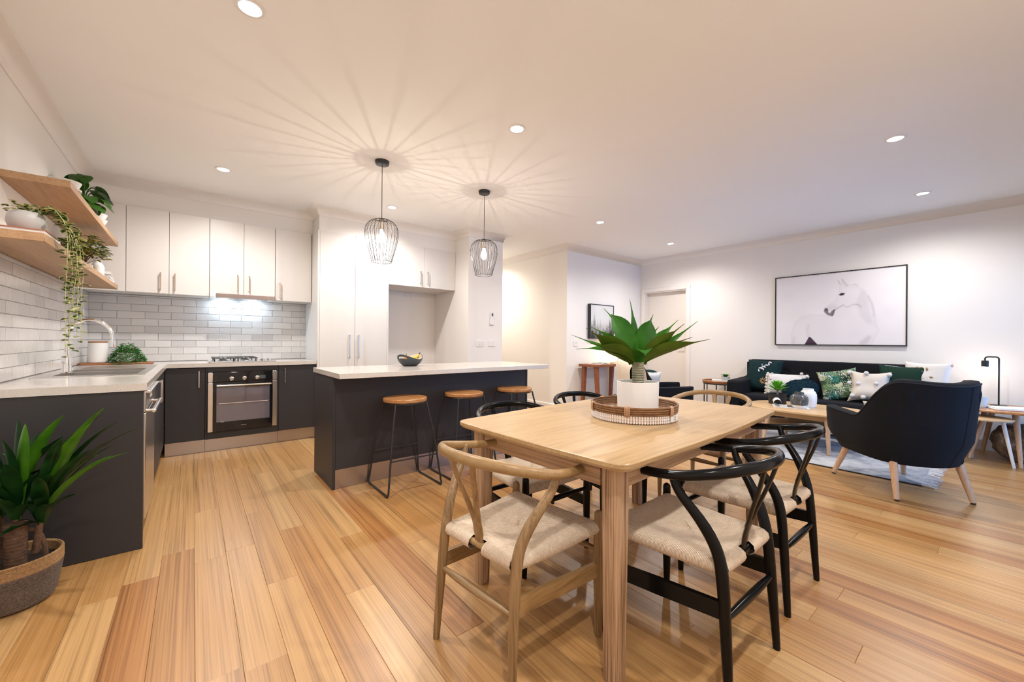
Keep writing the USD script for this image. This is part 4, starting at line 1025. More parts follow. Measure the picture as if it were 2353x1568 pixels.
# sofa along the right wall (faces -x)
SXB, SXF, SYA, SYB = 6.69, 5.90, .44, 2.47
t = thing('sofa', 'long dark charcoal sofa with buttoned back against the wall under the horse picture', 'sofa')
part(t, 'base', rbox(SXF+.05, SXB-.04, SYA+.06, SYB-.06, .15, .315, .03), 'sofa_fabric', 50)
part(t, 'seat_cushion', rbox(SXF, SXB-.2, SYA+.17, SYB-.17, .300, .445, .05), 'sofa_fabric', 50)
part(t, 'piping', cat([tube([(SXF+.012, SYA+.20, z), (SXF+.012, SYB-.20, z)], .005, 6) for z in (.335, .418)]), 'piping_fabric')
BUT = [(y, z) for y in np.linspace(SYA+.32, SYB-.32, 7) for z in (.60, .745)]
def back_fn(u, v):
    y = SYA+.05+(SYB-SYA-.10)*u; q = v*3
    if q < 2: z = .38+.505*(q/2); x = SXB-.235+.075*(q/2)
    elif q < 2.5: a = (q-2)/.5*PI/2; z = .885+.018*math.sin(a); x = SXB-.16+.05*(1-math.cos(a))
    else: a = (q-2.5)/.5; z = .903-.02*a*a; x = SXB-.11+.085*a
    if q < 2:
        dd = sum(math.exp(-((y-b)**2+(z-c)**2)/.0011) for b, c in BUT); x += .022*dd-.012*math.sin(PI*min(q/2, 1))
    ed = min(u, 1-u)*(SYB-SYA-.1); 
    if ed < .05: z -= .03*(1-ed/.05)**2; 
    return (x, y, z)
part(t, 'back', cat([grid(back_fn, 110, 40), bx(SXB-.03, SXB-.003, SYA+.05, SYB-.05, .15, .883), bx(SXB-.2, SXB-.03, SYA+.052, SYA+.06, .3, .86), bx(SXB-.2, SXB-.03, SYB-.06, SYB-.052, .3, .86)]), 'sofa_fabric', 60)
part(t, 'button', cat([T(trimesh.creation.icosphere(1, .011), x=SXB-.235+.075*(z-.38)/.505+.012, y=y, z=z) for y, z in BUT]), 'piping_fabric', True)
def arm(y0, y1, s):
    pl = Polygon([(SXF+.02, .15), (SXF-.005, .40), (SXF+.005, .585), (SXF+.03, .618), (SXB-.25, .640), (SXB-.12, .655), (SXB-.04, .62), (SXB-.04, .15)]).buffer(-.02).buffer(.02)
    m = T(prism(pl, -(y1-y0)/2, (y1-y0)/2, .018), rx=PI/2); return T(m, y=(y0+y1)/2)
part(t, 'arm', arm(SYB-.175, SYB, 1), 'sofa_fabric', 40); part(t, 'arm', arm(SYA, SYA+.175, -1), 'sofa_fabric', 40)
for x in (SXF+.10, SXB-.12):
    for y in (SYA+.12, SYB-.12): part(t, 'leg', tube([(x, y, .014), (x, y, .155)], [.016, .024], 12), 'beech')
# cushions on the sofa (lower edge on the seat, leaning on the back; local +y turned to face -x)
FX = PI/2
c = cushion('cushion', 'dark teal cushion embroidered with pale flowers, at the left end of the sofa', (6.30, 2.17, .452), FX-.12, .30, .47, .47, .15, 'cushion_teal', 2, pinch=.06)
def spray(parent, name, leaves, material):
    ms = []
    for x, z, a, L in leaves:
        m = lathe([(0, -L/2), (L*.16, -L*.25), (L*.2, 0), (L*.13, L*.3), (0, L/2)], 8); m.apply_scale([1, .22, 1]); ms.append(T(m, x=x, y=.082-.28*(x*x+(z-.235)**2), z=z, ry=a))
    return part(parent, name, cat(ms), material, True)
spray(c, 'embroidery', [(-.10, .42, 1.1, .05), (-.085, .395, .3, .055), (-.06, .375, 1.5, .055), (-.04, .35, .5, .05), (-.02, .35, 1.7, .05), (-.005, .325, .9, .06), (.015, .33, 1.8, .06), (.03, .29, .4, .05), (-.03, .31, 0, .04)], 'thread_silver')
spray(c, 'embroidery', [(-.145, .19, -.7, .06), (-.125, .165, -.3, .06), (-.15, .13, .9, .05), (-.12, .13, -1.1, .06), (-.10, .165, .5, .05), (-.105, .105, .2, .07), (-.145, .11, 1.4, .05)], 'thread_silver')
spray(c, 'embroidery', [(-.10, .06, .3, .07), (.0, .375, .2, .04), (-.115, .03, .5, .06)], 'thread_blue')
spray(c, 'embroidery', [(-.045+.03*math.cos(q), .145+.03*math.sin(q), PI/2-q, .045) for q in np.arange(9)*.7], 'thread_gold')
c = cushion('cushion', 'white lumbar cushion with fringed ruffled ends on the sofa', (6.16, 1.83, .452), FX+.08, .42, .46, .30, .13, 'cushion_white', 3, pinch=.04)
rq = random.Random(5)
for s in (-1, 1):
    for off in (.0, .045):
        part(c, 'ruffle', cat([T(trimesh.creation.icosphere(1, .014+rq.uniform(0, .006)), x=s*(.222-off)+rq.uniform(-.012, .012), y=rq.uniform(-.01, .06) if off else rq.uniform(-.03, .03), z=.01+.285*i/15+rq.uniform(-.008, .008)) for i in range(16)]), 'cushion_cream', True, kind='stuff')
def furry(w, th, n, seed):
    m = pillow(w, w, th, n=n, round_=True, seed=seed); v = m.vertices; d = meshkit.noise(v*55)-.5; m.vertices = v*(1+.05*d[:, None]); return m
t = thing('cushion', 'round dark blue furry cushion lying on the sofa behind the succulent', 'cushion', (6.02, 1.66, .452), FX, rx=.95)
part(t, 'cover', T(furry(.40, .17, 34, 3), z=.17), 'cushion_blue_fur', True)
rz_ = random.Random(8); hairs = []
mh = T(furry(.40, .17, 34, 3), z=.17); pts, fi = trimesh.sample.sample_surface(mh, 2600, seed=4); nn = mh.face_normals[fi]; ctr = np.array([0, 0, .17])
for p_, n_ in zip(pts, nn):
    n_ = n_ if n_ @ (p_-ctr) > 0 else -n_; q_ = p_+n_*rz_.uniform(.008, .018)+np.array([rz_.uniform(-.01, .01), 0, -.006]); s_ = np.cross(n_, [0, 0, 1.0]); s_ = s_/max(np.linalg.norm(s_), 1e-6)*.0022
    hairs.append(([p_-s_, p_+s_, q_]))
hv = np.array(hairs).reshape(-1, 3); part(t, 'fur', trimesh.Trimesh(hv, np.arange(len(hv)).reshape(-1, 3), process=False), 'cushion_blue_fur', False, kind='stuff')
# leaf-print cushion
t = thing('cushion', 'green and white leaf-print cushion on the sofa, left of the pompom cushion', 'cushion', (6.22, 1.235, .452), FX+.22, rx=.42, ry=.20)
pm = T(pillow(.40, .40, .14, seed=6, n=60), z=.20)
def leafprint(v):
    x, z = v[:, 0], v[:, 2]; col = np.tile([.70, .72, .66], (len(v), 1)).astype(float); rr = random.Random(12)
    for k in range(110):
        cx, cz, a = rr.uniform(-.22, .22), rr.uniform(-.02, .42), rr.uniform(0, 6.28); dx, dz = x-cx, z-cz
        u = dx*math.cos(a)+dz*math.sin(a); w_ = -dx*math.sin(a)+dz*math.cos(a); s = (np.abs(u) < .09) & (np.abs(w_) < .034*(1-(u/.09)**2)) & (np.sin((u+np.abs(w_)*1.2)*230) > -.25)
        col[s] = rr.choice([(.008, .055, .03), (.02, .12, .06), (.10, .17, .07), (.01, .16, .13), (.004, .03, .022), (.45, .47, .30), (.72, .75, .70)])
    return col
p_ = part(t, 'cover', pm, 'print_cloth', True); UsdGeom.PrimvarsAPI(p_).CreatePrimvar('print', Sdf.ValueTypeNames.Color3fArray, 'vertex').Set(Vt.Vec3fArray.FromNumpy(leafprint(np.array(pm.vertices)).astype(np.float32)))
c = cushion('cushion', 'cream cushion with white pompoms on the sofa, beside the leaf-print one', (6.17, .985, .452), FX+.10, .36, .40, .40, .15, 'cushion_cream', 9, pinch=.20)
for x, z, s in ((.15, .06, .024), (.05, .045, .025), (.185, .22, .02), (.10, .21, .024), (.19, .35, .022), (.03, .34, .023), (-.08, .05, .024), (-.06, .22, .022), (-.17, .34, .022)):
    m = trimesh.creation.icosphere(2, s); m.vertices *= (1+.12*(meshkit.noise(m.vertices*160+x*40)-.5))[:, None]; part(c, 'pompom', T(m, x=x, y=.045+.045*(1-abs(x)/.2), z=z), 'cushion_white', True)
cushion('cushion', 'plain dark green velvet cushion, behind the pompom cushion on the sofa', (6.30, .74, .50), FX-.10, .26, .44, .42, .16, 'cushion_green', 11, pinch=.13)
c = cushion('cushion', 'white cushion with faded print and a pink tassel, at the right end of the sofa', (6.33, .55, .575), FX-.25, .22, .40, .38, .14, 'cushion_white', 13)
part(c, 'tassel', T(trimesh.creation.icosphere(1, .018), x=-.185, z=.35), 'pink_thread', True)
part(c, 'print_patch', cat([T(lathe([(0, -.02), (.011, 0), (0, .02)], 6), x=x, y=.072, z=z, ry=a) for x, z, a in ((.05, .30, 1), (.02, .26, .5), (.07, .22, 2), (-.02, .29, .2), (-.06, .2, 1.4), (0, .18, .7))]), 'thread_gold', True)
cushion('cushion', 'plain white cushion peeking out behind the dark green one on the sofa', (6.44, .70, .50), FX, .16, .40, .40, .10, 'cushion_white', 17)
c = cushion('cushion', 'small cream cushion on the seat of the armchair with its back to the camera', (4.46, .60, .46), PI/4+PI/2-.3, .3, .28, .21, .10, 'cushion_cream', 19)

# horse picture
def inside(poly, x, y):
    p = np.array(poly); c = np.zeros(len(x), bool); j = len(p)-1
    for i in range(len(p)):
        a, b = p[i], p[j]; m = ((a[1] > y) != (b[1] > y)); q = np.where(m, (b[0]-a[0])*(y-a[1])/(b[1]-a[1]+1e-12)+a[0], 0); c ^= m & (x < q); j = i
    return c
def dseg(P, x, y, s=1.41):
    d = np.full(len(x), 9.0)
    for (ax, ay), (b_x, by) in zip(P[:-1], P[1:]):
        vx, vy = (b_x-ax)*s, by-ay; wx, wy = (x-ax)*s, y-ay; q = np.clip((wx*vx+wy*vy)/(vx*vx+vy*vy+1e-12), 0, 1); d = np.minimum(d, np.hypot(wx-q*vx, wy-q*vy))
    return d
HN = [(.557, .095), (.59, .182), (.647, .179), (.702, .242), (.749, .335), (.787, .467), (.803, .624), (.811, .73), (.829, .809), (.804, .907), (.774, 1), (.142, 1), (.142, .826), (.17, .674), (.237, .597), (.324, .563), (.431, .586), (.475, .593), (.5, .523), (.422, .524), (.418, .493), (.448, .458), (.504, .38), (.527, .278), (.54, .182), (.526, .105), (.549, .161)]
def horse(u, v):
    y = 1-v; x = u; bg = np.array([.80, .775, .80])
    col = np.tile(bg, (len(x), 1)); d = dseg(HN+HN[:1], x, y); ins = inside(HN, x, y)
    col -= np.where(ins, .03, 0)[:, None]; col -= (np.where(ins, .05, .012)*np.exp(-d/.018))[:, None]
    def shade(P, w, amt, closed=False):
        dd = dseg(P+(P[:1] if closed else []), x, y)
        if closed: dd = np.where(inside(P, x, y), 0, dd)
        return (amt*np.exp(-(dd/w)**2))[:, None]
    g = np.array([.9, 1, .9])
    col -= shade([(.676, .457), (.695, .494), (.715, .619), (.758, .693), (.74, .52), (.726, .404), (.71, .301)], .03, .09, True)*g
    col -= shade([(.705, .972), (.758, .893), (.736, .965)], .025, .16, True)*g
    col -= shade([(.29, .89), (.28, .80), (.29, .72)], .018, .08)*g; col -= shade([(.16, .98), (.17, .90)], .02, .08)*g
    col -= shade([(.557, .102), (.594, .194)], .011, .16)*g; col -= shade([(.526, .105), (.54, .167)], .008, .12)*g; col -= shade([(.647, .179), (.675, .2)], .008, .14)
    col -= shade([(.747, .36), (.77, .44), (.785, .54), (.79, .62)], .012, .10)
    col -= shade([(.575, .469), (.596, .486), (.644, .454), (.676, .457), (.695, .494)], .009, .17)*g
    col -= shade([(.5, .515), (.525, .494), (.566, .454)], .009, .26)*g
    col -= shade([(.448, .49), (.50, .47)], .03, .10)*g
    col -= shade([(.42, .517), (.431, .49), (.444, .504), (.448, .549), (.466, .573), (.483, .529), (.5, .519), (.491, .574), (.483, .597), (.449, .58), (.427, .547)], .008, .60, True)
    col -= shade([(.537, .309), (.553, .291), (.576, .299), (.566, .316), (.545, .319)], .006, .74, True)
    col -= shade([(.261, 1.0), (.296, .895), (.312, .907), (.362, 1.0)], .004, .72, True)
    n = meshkit.noise(np.c_[x*9, y*7, np.zeros(len(x))])-.5
    return col+.03*n[:, None]
t = thing('wall_picture', 'wide black-framed photo print of a white horse, above the sofa', 'picture', (XR, 0, 0))
HY0, HY1, HZ0, HZ1 = .73, 2.12, 1.12, 2.107
fr = [bx(-.034, -.002, HY0, HY1, HZ0, HZ0+.012), bx(-.034, -.002, HY0, HY1, HZ1-.012, HZ1), bx(-.034, -.002, HY0, HY0+.012, HZ0+.012, HZ1-.012), bx(-.034, -.002, HY1-.012, HY1, HZ0+.012, HZ1-.012)]
part(t, 'frame', cat(fr), 'black_metal', False)
part(t, 'backing', bx(-.020, -.004, HY0+.013, HY1-.013, HZ0+.013, HZ1-.013), 'paper', False)
print_mesh(t, 'print', lambda u, v: (-.026, HY1-.012-(HY1-HY0-.024)*u, HZ0+.012+(HZ1-HZ0-.024)*v), 260, 184, horse, 'print_canvas')
# forest picture
def forest(u, v):
    n1 = meshkit.fbm(np.c_[u*3, v*4, np.zeros(len(u))], 4, 2); base = .66+.12*(n1-.5); h = .30+.10*np.sin(u*7+1)+.12*(np.abs(u-.2) < .12)
    v = v*.80; mist = np.clip((.50-v)/.5, 0, 1)*.25; c = base-mist*n1; n2 = meshkit.fbm(np.c_[u*22, v*22, np.ones(len(u))], 3, 7); c = c-np.clip((.36-v)/.30, 0, 1)*(.30+.5*(n2-.35))
    for k, (cx, top, w_, dk) in enumerate(((.16, .68, .13, .30), (.05, .5, .09, .34), (.30, .45, .1, .28), (.42, .5, .10, .22), (.85, .60, .14, .38), (.72, .42, .10, .36), (.96, .52, .09, .42), (.55, .36, .12, .30), (.22, .33, .12, .4), (.64, .28, .12, .42), (.40, .26, .12, .46), (.08, .28, .14, .48), (.9, .3, .14, .5))):
        q = (top-v)/top; half = w_*q*(.55+.45*np.abs(np.sin(v*70+k*2))); r = meshkit.noise(np.c_[u*60, v*60, np.full(len(u), k)]); m = (q > 0) & (np.abs(u-cx) < half*(.5+.8*r)); c = np.where(m, np.minimum(c, .66-dk*1.35*np.clip(q*2.2, .35, 1)), c)
    return np.repeat(np.clip(c, .02, .8)[:, None], 3, 1)*np.array([.98, 1, 1.01])
t = thing('wall_picture', 'small black-framed misty forest print on the wall above the console table', 'picture', (0, LIV_Y, 0))
x0, x1, z0, z1 = 5.165, 5.795, 1.20, 1.785
part(t, 'frame', cat([bx(x0, x0+.012, -.062, -.002, z0, z1), bx(x1-.012, x1, -.062, -.002, z0, z1), bx(x0+.012, x1-.012, -.062, -.002, z1-.012, z1), bx(x0+.012, x1-.012, -.062, -.002, z0, z0+.012)]), 'black_metal', False)
part(t, 'backing', bx(x0+.013, x1-.013, -.045, -.005, z0+.013, z1-.013), 'paper', False)
print_mesh(t, 'print', lambda u, v: (x0+.012+(x1-x0-.024)*u, -.055, z0+.012+(z1-z0-.024)*v), 110, 102, forest, 'print_canvas')

# console table by the forest picture
t = thing('console_table', 'red-brown timber console table with splayed legs under the forest picture', 'console table')
part(t, 'tabletop', bx(4.90, 5.80, 3.99, 4.35, .745, .785, .003), 'red_timber')
part(t, 'end_cap', cat([bx(4.894, 4.90, q, q+.05, .75, .78, .002) for q in (4.02, 4.13, 4.27)]), 'red_timber', label='dovetail ends')
for x, dx in ((4.98, -.0), (5.70, .0)):
    for y, dy in ((4.05, -.05), (4.29, .04)):
        v = []
        for z, o, h in ((.0, 1, .022), (.745, 0, .03)): v += [[x+dx*o+sx*h, y+dy*o+sy*h, z] for sx, sy in ((-1, -1), (1, -1), (1, 1), (-1, 1))]
        f = [[0, 1, 5], [0, 5, 4], [1, 2, 6], [1, 6, 5], [2, 3, 7], [2, 7, 6], [3, 0, 4], [3, 4, 7], [0, 3, 2], [0, 2, 1], [4, 5, 6], [4, 6, 7]]
        part(t, 'leg', trimesh.Trimesh(v, f, process=False), 'red_timber', False)
t = thing('magazine', 'open magazine on the red-brown console table', 'magazine', (5.25, 4.16, .7855), .1)
part(t, 'pages', cat([grid(lambda u, v, s=s: (s*.20*u, (v-.5)*.26, .004+.014*math.sin(u*PI)*(1-u*.4)), 12, 3) for s in (-1, 1)]+[bx(-.20, .20, -.13, .13, 0, .003)]), 'paper', 30)
part(t, 'picture', cat([grid(lambda u, v, s=s: (s*(.04+.13*u), (v-.5)*.2, .0052+.014*math.sin((.2+.65*u)*PI)*(1-(.2+.65*u)*.4)), 10, 3) for s in (-1, 1)]), 'paper_ink', 30)
t = thing('fairy_globe', 'glowing golden fairy light globe on the console table', 'lamp', (5.60, 4.20, .7855))
part(t, 'base', lathe([(0, 0), (.045, 0), (.045, .01), (.035, .016), (0, .016)], 24), 'red_timber')
g_ = part(t, 'globe', T(trimesh.creation.icosphere(3, .082), z=.095), 'globe_glass', True)
rg = random.Random(4); part(g_, 'light', cat([T(trimesh.creation.icosphere(1, .0075), x=.072*math.cos(a)*math.sqrt(1-z*z), y=.072*math.sin(a)*math.sqrt(1-z*z), z=.095+.072*z) for i in range(34) for a, z in [(i*2.4, 1-2*(i+.5)/34)]]), 'fairy_light', True)
t = thing('woven_basket', 'low woven basket with two loop handles on the floor under the console table', 'basket', (5.35, 4.10, 0))
part(t, 'body', lathe([(0, .004), (.15, .004), (.17, .02), (.19, .16), (.185, .165), (.175, .15), (.155, .03), (0, .02)], 32), 'seagrass', 40)
part(t, 'rim', tube([(.187*math.cos(a), .187*math.sin(a), .163) for a in np.arange(40)*2*PI/40], .009, 6, closed=True), 'seagrass_dark')
for s in (-1, 1): part(t, 'handle', tube(spline([(s*.185, -.05, .15), (s*.19, -.04, .235), (s*.19, 0, .262), (s*.19, .04, .235), (s*.185, .05, .15)], 16), .009, 8), 'seagrass_tan')
solo('small_bottle', T(lathe([(0, 0), (.025, 0), (.028, .08), (.018, .12), (.02, .15), (.012, .16), (0, .16)], 18), x=5.33, y=4.12, z=.021), 'black_plastic', 'small black bottle standing in the woven basket under the console', 'bottle')

# round side table left of the sofa
t = thing('side_table', 'round wooden side table on thin black legs, left of the sofa', 'side table', (6.37, 2.77, 0))
part(t, 'tabletop', prism(Point(0, 0).buffer(.235, quad_segs=16), .525, .55, .003), 'red_timber', 30)
part(t, 'lip', tube([(.232*math.cos(a), .232*math.sin(a), .556) for a in np.arange(48)*2*PI/48], .010, 6, closed=True), 'stool_wood')
part(t, 'ring', tube([(.222*math.cos(a), .222*math.sin(a), .515) for a in np.arange(48)*2*PI/48], .010, 6, closed=True), 'black_metal')
for a in (.6, 1.3, 2.35, 3.9, 5.3): part(t, 'leg', tube([(.222*math.cos(a), .222*math.sin(a), 0), (.222*math.cos(a), .222*math.sin(a), .515)], .008, 8), 'black_metal')
t = thing('book', 'white book lying on the round side table beside the sofa', 'book', (6.36, 2.72, .551), .5)
part(t, 'cover', cat([bx(-.10, .10, -.14, .14, 0, .003), bx(-.10, .10, -.14, .14, .018, .021), bx(-.10, -.097, -.14, .14, 0, .021)]), 'white_matt', False); part(t, 'pages', bx(-.096, .096, -.136, .136, .003, .018), 'paper', False)
t = thing('succulent_pot', 'tiny succulent in a pale bowl on the side table left of the sofa', 'potted plant', (6.40, 2.69, .5725))
part(t, 'pot', lathe([(0, 0), (.05, 0), (.062, .02), (.064, .05), (.058, .05), (.055, .02), (0, .02)], 28), 'grey_glaze')
rs = random.Random(2)
for i in range(22):
    a = i*2.4; r = .03+.055*(i/22); part(t, 'leaf', leaf((.01*math.cos(a), .01*math.sin(a), .04), (r*.6*math.cos(a), r*.6*math.sin(a), .085), (r*1.05*math.cos(a), r*1.05*math.sin(a), .095-.0013*i), .022, n=6), 'leaf_bright' if i < 9 else 'leaf_dark')

# coffee table
def superell(a, b, e=2.6, n=72): return Polygon([(a*abs(math.cos(q))**(2/e)*np.sign(math.cos(q)), b*abs(math.sin(q))**(2/e)*np.sign(math.sin(q))) for q in np.arange(n)*2*PI/n])
t = thing('coffee_table', 'light oak rounded coffee table on the rug, in front of the sofa', 'coffee table', (5.385, 1.40, .014))
part(t, 'tabletop', prism(superell(.42, .57), .382, .408, .006), 'light_oak', 30)
part(t, 'apron', bx(-.28, .28, -.40, .40, .315, .3815, .004), 'light_oak')
part(t, 'lower_shelf', prism(superell(.33, .43), .20, .216, .004), 'light_oak', 30)
for sx in (-1, 1):
    for sy in (-1, 1): part(t, 'leg', tube([(sx*.385, sy*.30, .004), (sx*.30, sy*.26, .385)], [.016, .026], 12), 'beech')
TT = .4225
t = thing('potted_succulent', 'bright green succulent in a square-shouldered black pot on the coffee table', 'potted plant', (5.46, 1.70, TT))
part(t, 'pot', lathe([(0, 0), (.086, 0), (.09, .004), (.092, .12), (.086, .12), (.084, .10), (0, .10)], 36), 'black_pot', 40)
part(t, 'stem', tube([(0, 0, .1), (.004, 0, .19)], [.012, .009], 8), 'stem_green')
for i in range(30):
    a = i*2.39996; k = i/29; r = .04+.085*k; z = .275-.10*k**1.6
    part(t, 'leaf', leaf((.008*math.cos(a), .008*math.sin(a), .185-.03*k), (r*.6*math.cos(a), r*.6*math.sin(a), z-.02), (r*math.cos(a)*1.12, r*math.sin(a)*1.12, z), .040, .2, n=8, peak=.68, root=.4), 'leaf_bright')
t = thing('ribbed_jar', 'dark glossy ribbed jar with white foot on the coffee table', 'jar', (5.275, 1.43, TT+.0065))
rb_ = [(.0, 0), (.058, 0), (.066, .006), (.073, .03)]
part(t, 'foot', lathe(rb_+[(.0735, .031), (0, .031)], 40), 'white_ceramic')
body = [(.0745, .0315)]+[(.0745+.012*math.sin((q-.03)/.11*PI)*1.0+.0012*math.sin(q*900), q) for q in np.linspace(.033, .125, 60)]+[(.068, .137), (.052, .148), (.044, .152), (.044, .172), (.039, .172), (.038, .150), (.0, .05)]
part(t, 'body', lathe(body, 48), 'glaze_dark', 40)
t = thing('white_vase', 'tall white shouldered vase behind the dark jar on the coffee table', 'vase', (5.46, 1.395, TT))
part(t, 'body', lathe([(0, 0), (.070, 0), (.076, .01), (.083, .10), (.080, .145), (.066, .178), (.053, .188), (.052, .208), (.047, .208), (.046, .188), (.05, .15), (0, .05)], 44), 'white_ceramic', 50)
t = thing('magazine', 'folded magazine with a curled page under the dark jar on the coffee table', 'magazine', (5.30, 1.52, TT), .35)
part(t, 'pages', bx(-.12, .12, -.17, .17, 0, .006, .001), 'paper', False)
cur = spline([(0, .06, .006), (0, .13, .012), (0, .165, .045), (0, .14, .082), (0, .10, .075), (0, .085, .045)], 24)
part(t, 'curled_page', grid(lambda u, v: (-.11+.22*u, *cur[int(round(v*23))][1:]), 6, 24), 'paper', True)
part(t, 'picture', bx(-.09, .09, -.14, .03, .0062, .0066), 'paper_ink', False)

# right-hand nest of tables, lamp, cup, magazines, stone pot
t = thing('nest_table', 'larger oval timber side table under the reading lamp at the right edge', 'side table', (6.27, -.03, 0))
part(t, 'tabletop', prism(superell(.36, .40, 2.4), .497, .518, .005), 'stool_wood', 30)
for a in (.6, 2.2, 3.4): part(t, 'leg', tube([(.30*math.cos(a), .30*math.sin(a), .002), (.17*math.cos(a), .17*math.sin(a), .497)], [.014, .024], 10), 'beech')
t = thing('nest_table', 'smaller pale side table with white legs, tucked under the right-hand one', 'side table', (5.97, .13, 0))
part(t, 'tabletop', prism(Point(0, 0).buffer(.20, quad_segs=16), .428, .446, .004), 'light_oak', 30)
for a in (.35, 2.45, 4.5): part(t, 'leg', tube([(.20*math.cos(a), .20*math.sin(a), .002), (.13*math.cos(a), .13*math.sin(a), .428)], [.011, .015], 10), 'white_matt')
t = thing('reading_lamp', 'black bent-pipe table lamp with bare glowing bulb at the right edge', 'table lamp', (6.43, .03, .5185))
part(t, 'base', lathe([(0, 0), (.06, 0), (.06, .008), (.052, .012), (0, .012)], 28), 'black_metal')
stp = [(0, 0, .01), (0, 0, .48)]+[(-.02*(1-math.cos(a))*0, .022*(1-math.cos(a)), .48+.022*math.sin(a)) for a in np.linspace(.2, PI/2, 6)]+[(0, .07, .502)]+[(0, .07+.022*math.sin(a), .48+.022*math.cos(a)) for a in np.linspace(.2, PI/2, 6)]+[(0, .092, .455)]
part(t, 'stem', tube(stp, .0065, 8), 'black_metal')
part(t, 'lamp_holder', T(lathe([(0, 0), (.0255, 0), (.0265, .05), (.024, .062), (0, .064)], 20), y=.092, z=.400), 'black_metal')
b_ = part(t, 'bulb', T(lathe([(0, -.112), (.022, -.102), (.038, -.074), (.041, -.052), (.032, -.026), (.016, -.004), (.015, 0)], 24), y=.092, z=.398), 'bulb_glass', True)
part(b_, 'filament', T(lathe([(0, -.085), (.007, -.08), (.007, -.03), (0, -.025)], 10), y=.092, z=.398), 'filament_lamp')
t = thing('cup', 'pale blue cup on the side table under the reading lamp', 'cup', (6.17, .14, .5185))
part(t, 'body', lathe([(0, 0), (.034, 0), (.036, .004), (.046, .105), (.043, .105), (.034, .008), (0, .008)], 28), 'cup_blue', 40)
for i, (x, y, r_, lab, mc) in enumerate(((6.16, -.06, .3, 'magazine with orange cover edge, under the other one on the right-hand side table', 'cover_orange'), (6.20, -.06, .5, 'pale magazine on top of the pile on the right-hand side table', 'paper'))):
    t = thing('magazine', lab, 'magazine', (x, y, .5185+.0085*i), r_)
    part(t, 'cover', bx(-.11, .11, -.15, .15, 0, .002), mc, False); part(t, 'pages', bx(-.108, .108, -.148, .148, .002, .008, .001), 'paper', False)
pm = lathe([(0, .0), (.10, .0), (.17, .03), (.225, .10), (.243, .18), (.232, .26), (.19, .325), (.145, .352), (.12, .345), (.115, .31), (.10, .24), (0, .22)], 72)
pm = pm.subdivide(); vv = pm.vertices; rad = np.c_[vv[:, :2], np.zeros(len(vv))]; pm.vertices = vv+rad*((meshkit.fbm(vv*14, 4)-.5)*.16)[:, None]
solo('stone_pot', T(pm, x=6.34, y=-.16, z=.002), 'rough_stone', 'rough grey-brown stone pot on the floor at the right edge', 'pot', smooth=True)
# ================================================================== PLANTS AND KITCHEN DECOR
# basket plant in the foreground
t = thing('basket_plant', 'leafy dracaena in a two-tone woven basket at bottom left', 'potted plant', (-.605, 2.68, 0))
def wv(z): return .0016*math.sin(z*900)
low = [(0, .002), (.105, .002), (.126, .012)]+[(.128+.024*q**.8+.0018*math.sin(q*150), .02+.135*q) for q in np.linspace(0, 1, 60)]
part(t, 'basket_body', lathe(low, 56), 'seagrass_dark', 40, label='dark woven lower part')
up_ = [(.152+.0018*math.sin(q*66), .156+.052*q) for q in np.linspace(0, 1, 26)]
part(t, 'basket_rim', lathe(up_+[(.146, .210), (.140, .205), (.138, .16), (.12, .03), (0, .025)], 56), 'seagrass_tan', 40, label='tan woven rim')
part(t, 'soil', lathe([(0, .172), (.139, .168)], 32), 'soil')
part(t, 'trunk', T(lathe([(0, .36)]+[(.034+.0009*math.sin(z*420)+.004*(z > .33), z) for z in np.linspace(.35, .17, 50)], 20), x=.015, y=-.01), 'trunk_brown', 30)
for p in ([(-.10, .0, .17), (-.085, 0, .26), (-.06, 0, .30), (0, -.005, .31)], [(.10, .0, .17), (.085, .01, .26), (.06, .01, .30), (.02, 0, .31)]): part(t, 'branch', tube(spline(p, 10), .009, 7), 'trunk_brown')
heads = [(.015, -.01, .37), (.085, .0, .33), (-.10, -.02, .32), (-.05, .06, .36)]
for h in heads: part(t, 'cane', tube([(h[0]*.8, h[1], .20), (h[0], h[1], h[2]+.04)], [.013, .011], 8), 'trunk_brown')
rl = random.Random(11)
def dl_(h, tip, w, m): 
    b = np.array(heads[h])+[0, 0, rl.uniform(-.02, .06)]; tp = np.array(tip); hv = tp-b
    c = b+np.array([hv[0]*.35, hv[1]*.35, hv[2]*.62+.03]); part(t, 'leaf', leaf(b, c, tp, w, .32, (0, 0, 1) if abs(hv[2]) < .9*np.linalg.norm(hv) else tuple(fv), n=11, peak=.45, root=.45), m, 60)
def at_img(a, z, b): q = rv*a-fv*b; return (q[0], q[1], z)
L, D = 'leaf_dracaena_light', 'leaf_dracaena'
for a, z, b, w, m, h in ((.345, .84, -.05, .055, L, 1), (.39, .79, .05, .062, L, 1), (.43, .735, -.12, .045, D, 1), (.385, .68, .04, .05, D, 1), (.52, .665, .02, .045, L, 1),
        (.245, .82, .02, .055, L, 0), (.18, .80, .10, .06, L, 0), (.05, .80, .02, .05, D, 0), (.11, .74, .12, .055, D, 0), (.33, .74, .10, .05, D, 1), (.30, .60, .16, .05, D, 1), (.20, .66, .18, .055, D, 0),
        (.27, .80, -.12, .05, D, 0), (.36, .77, -.10, .045, D, 1), (-.02, .66, .12, .055, D, 2), (-.12, .70, .05, .055, L, 2), (-.20, .64, .06, .055, D, 2), (-.06, .58, .20, .055, D, 2), (-.14, .50, .16, .05, L, 2), (-.02, .47, .22, .05, D, 2),
        (.08, .60, .20, .05, D, 0), (.15, .52, .20, .045, D, 0), (.25, .50, .14, .05, D, 1), (.12, .68, -.08, .05, D, 3), (.0, .72, -.10, .05, D, 3), (-.10, .66, -.02, .05, D, 3), (.20, .72, -.02, .05, D, 3), (.22, .58, .05, .045, D, 1), (.05, .67, .06, .05, D, 0)):
    dl_(h, at_img(a, z, b), w, m)
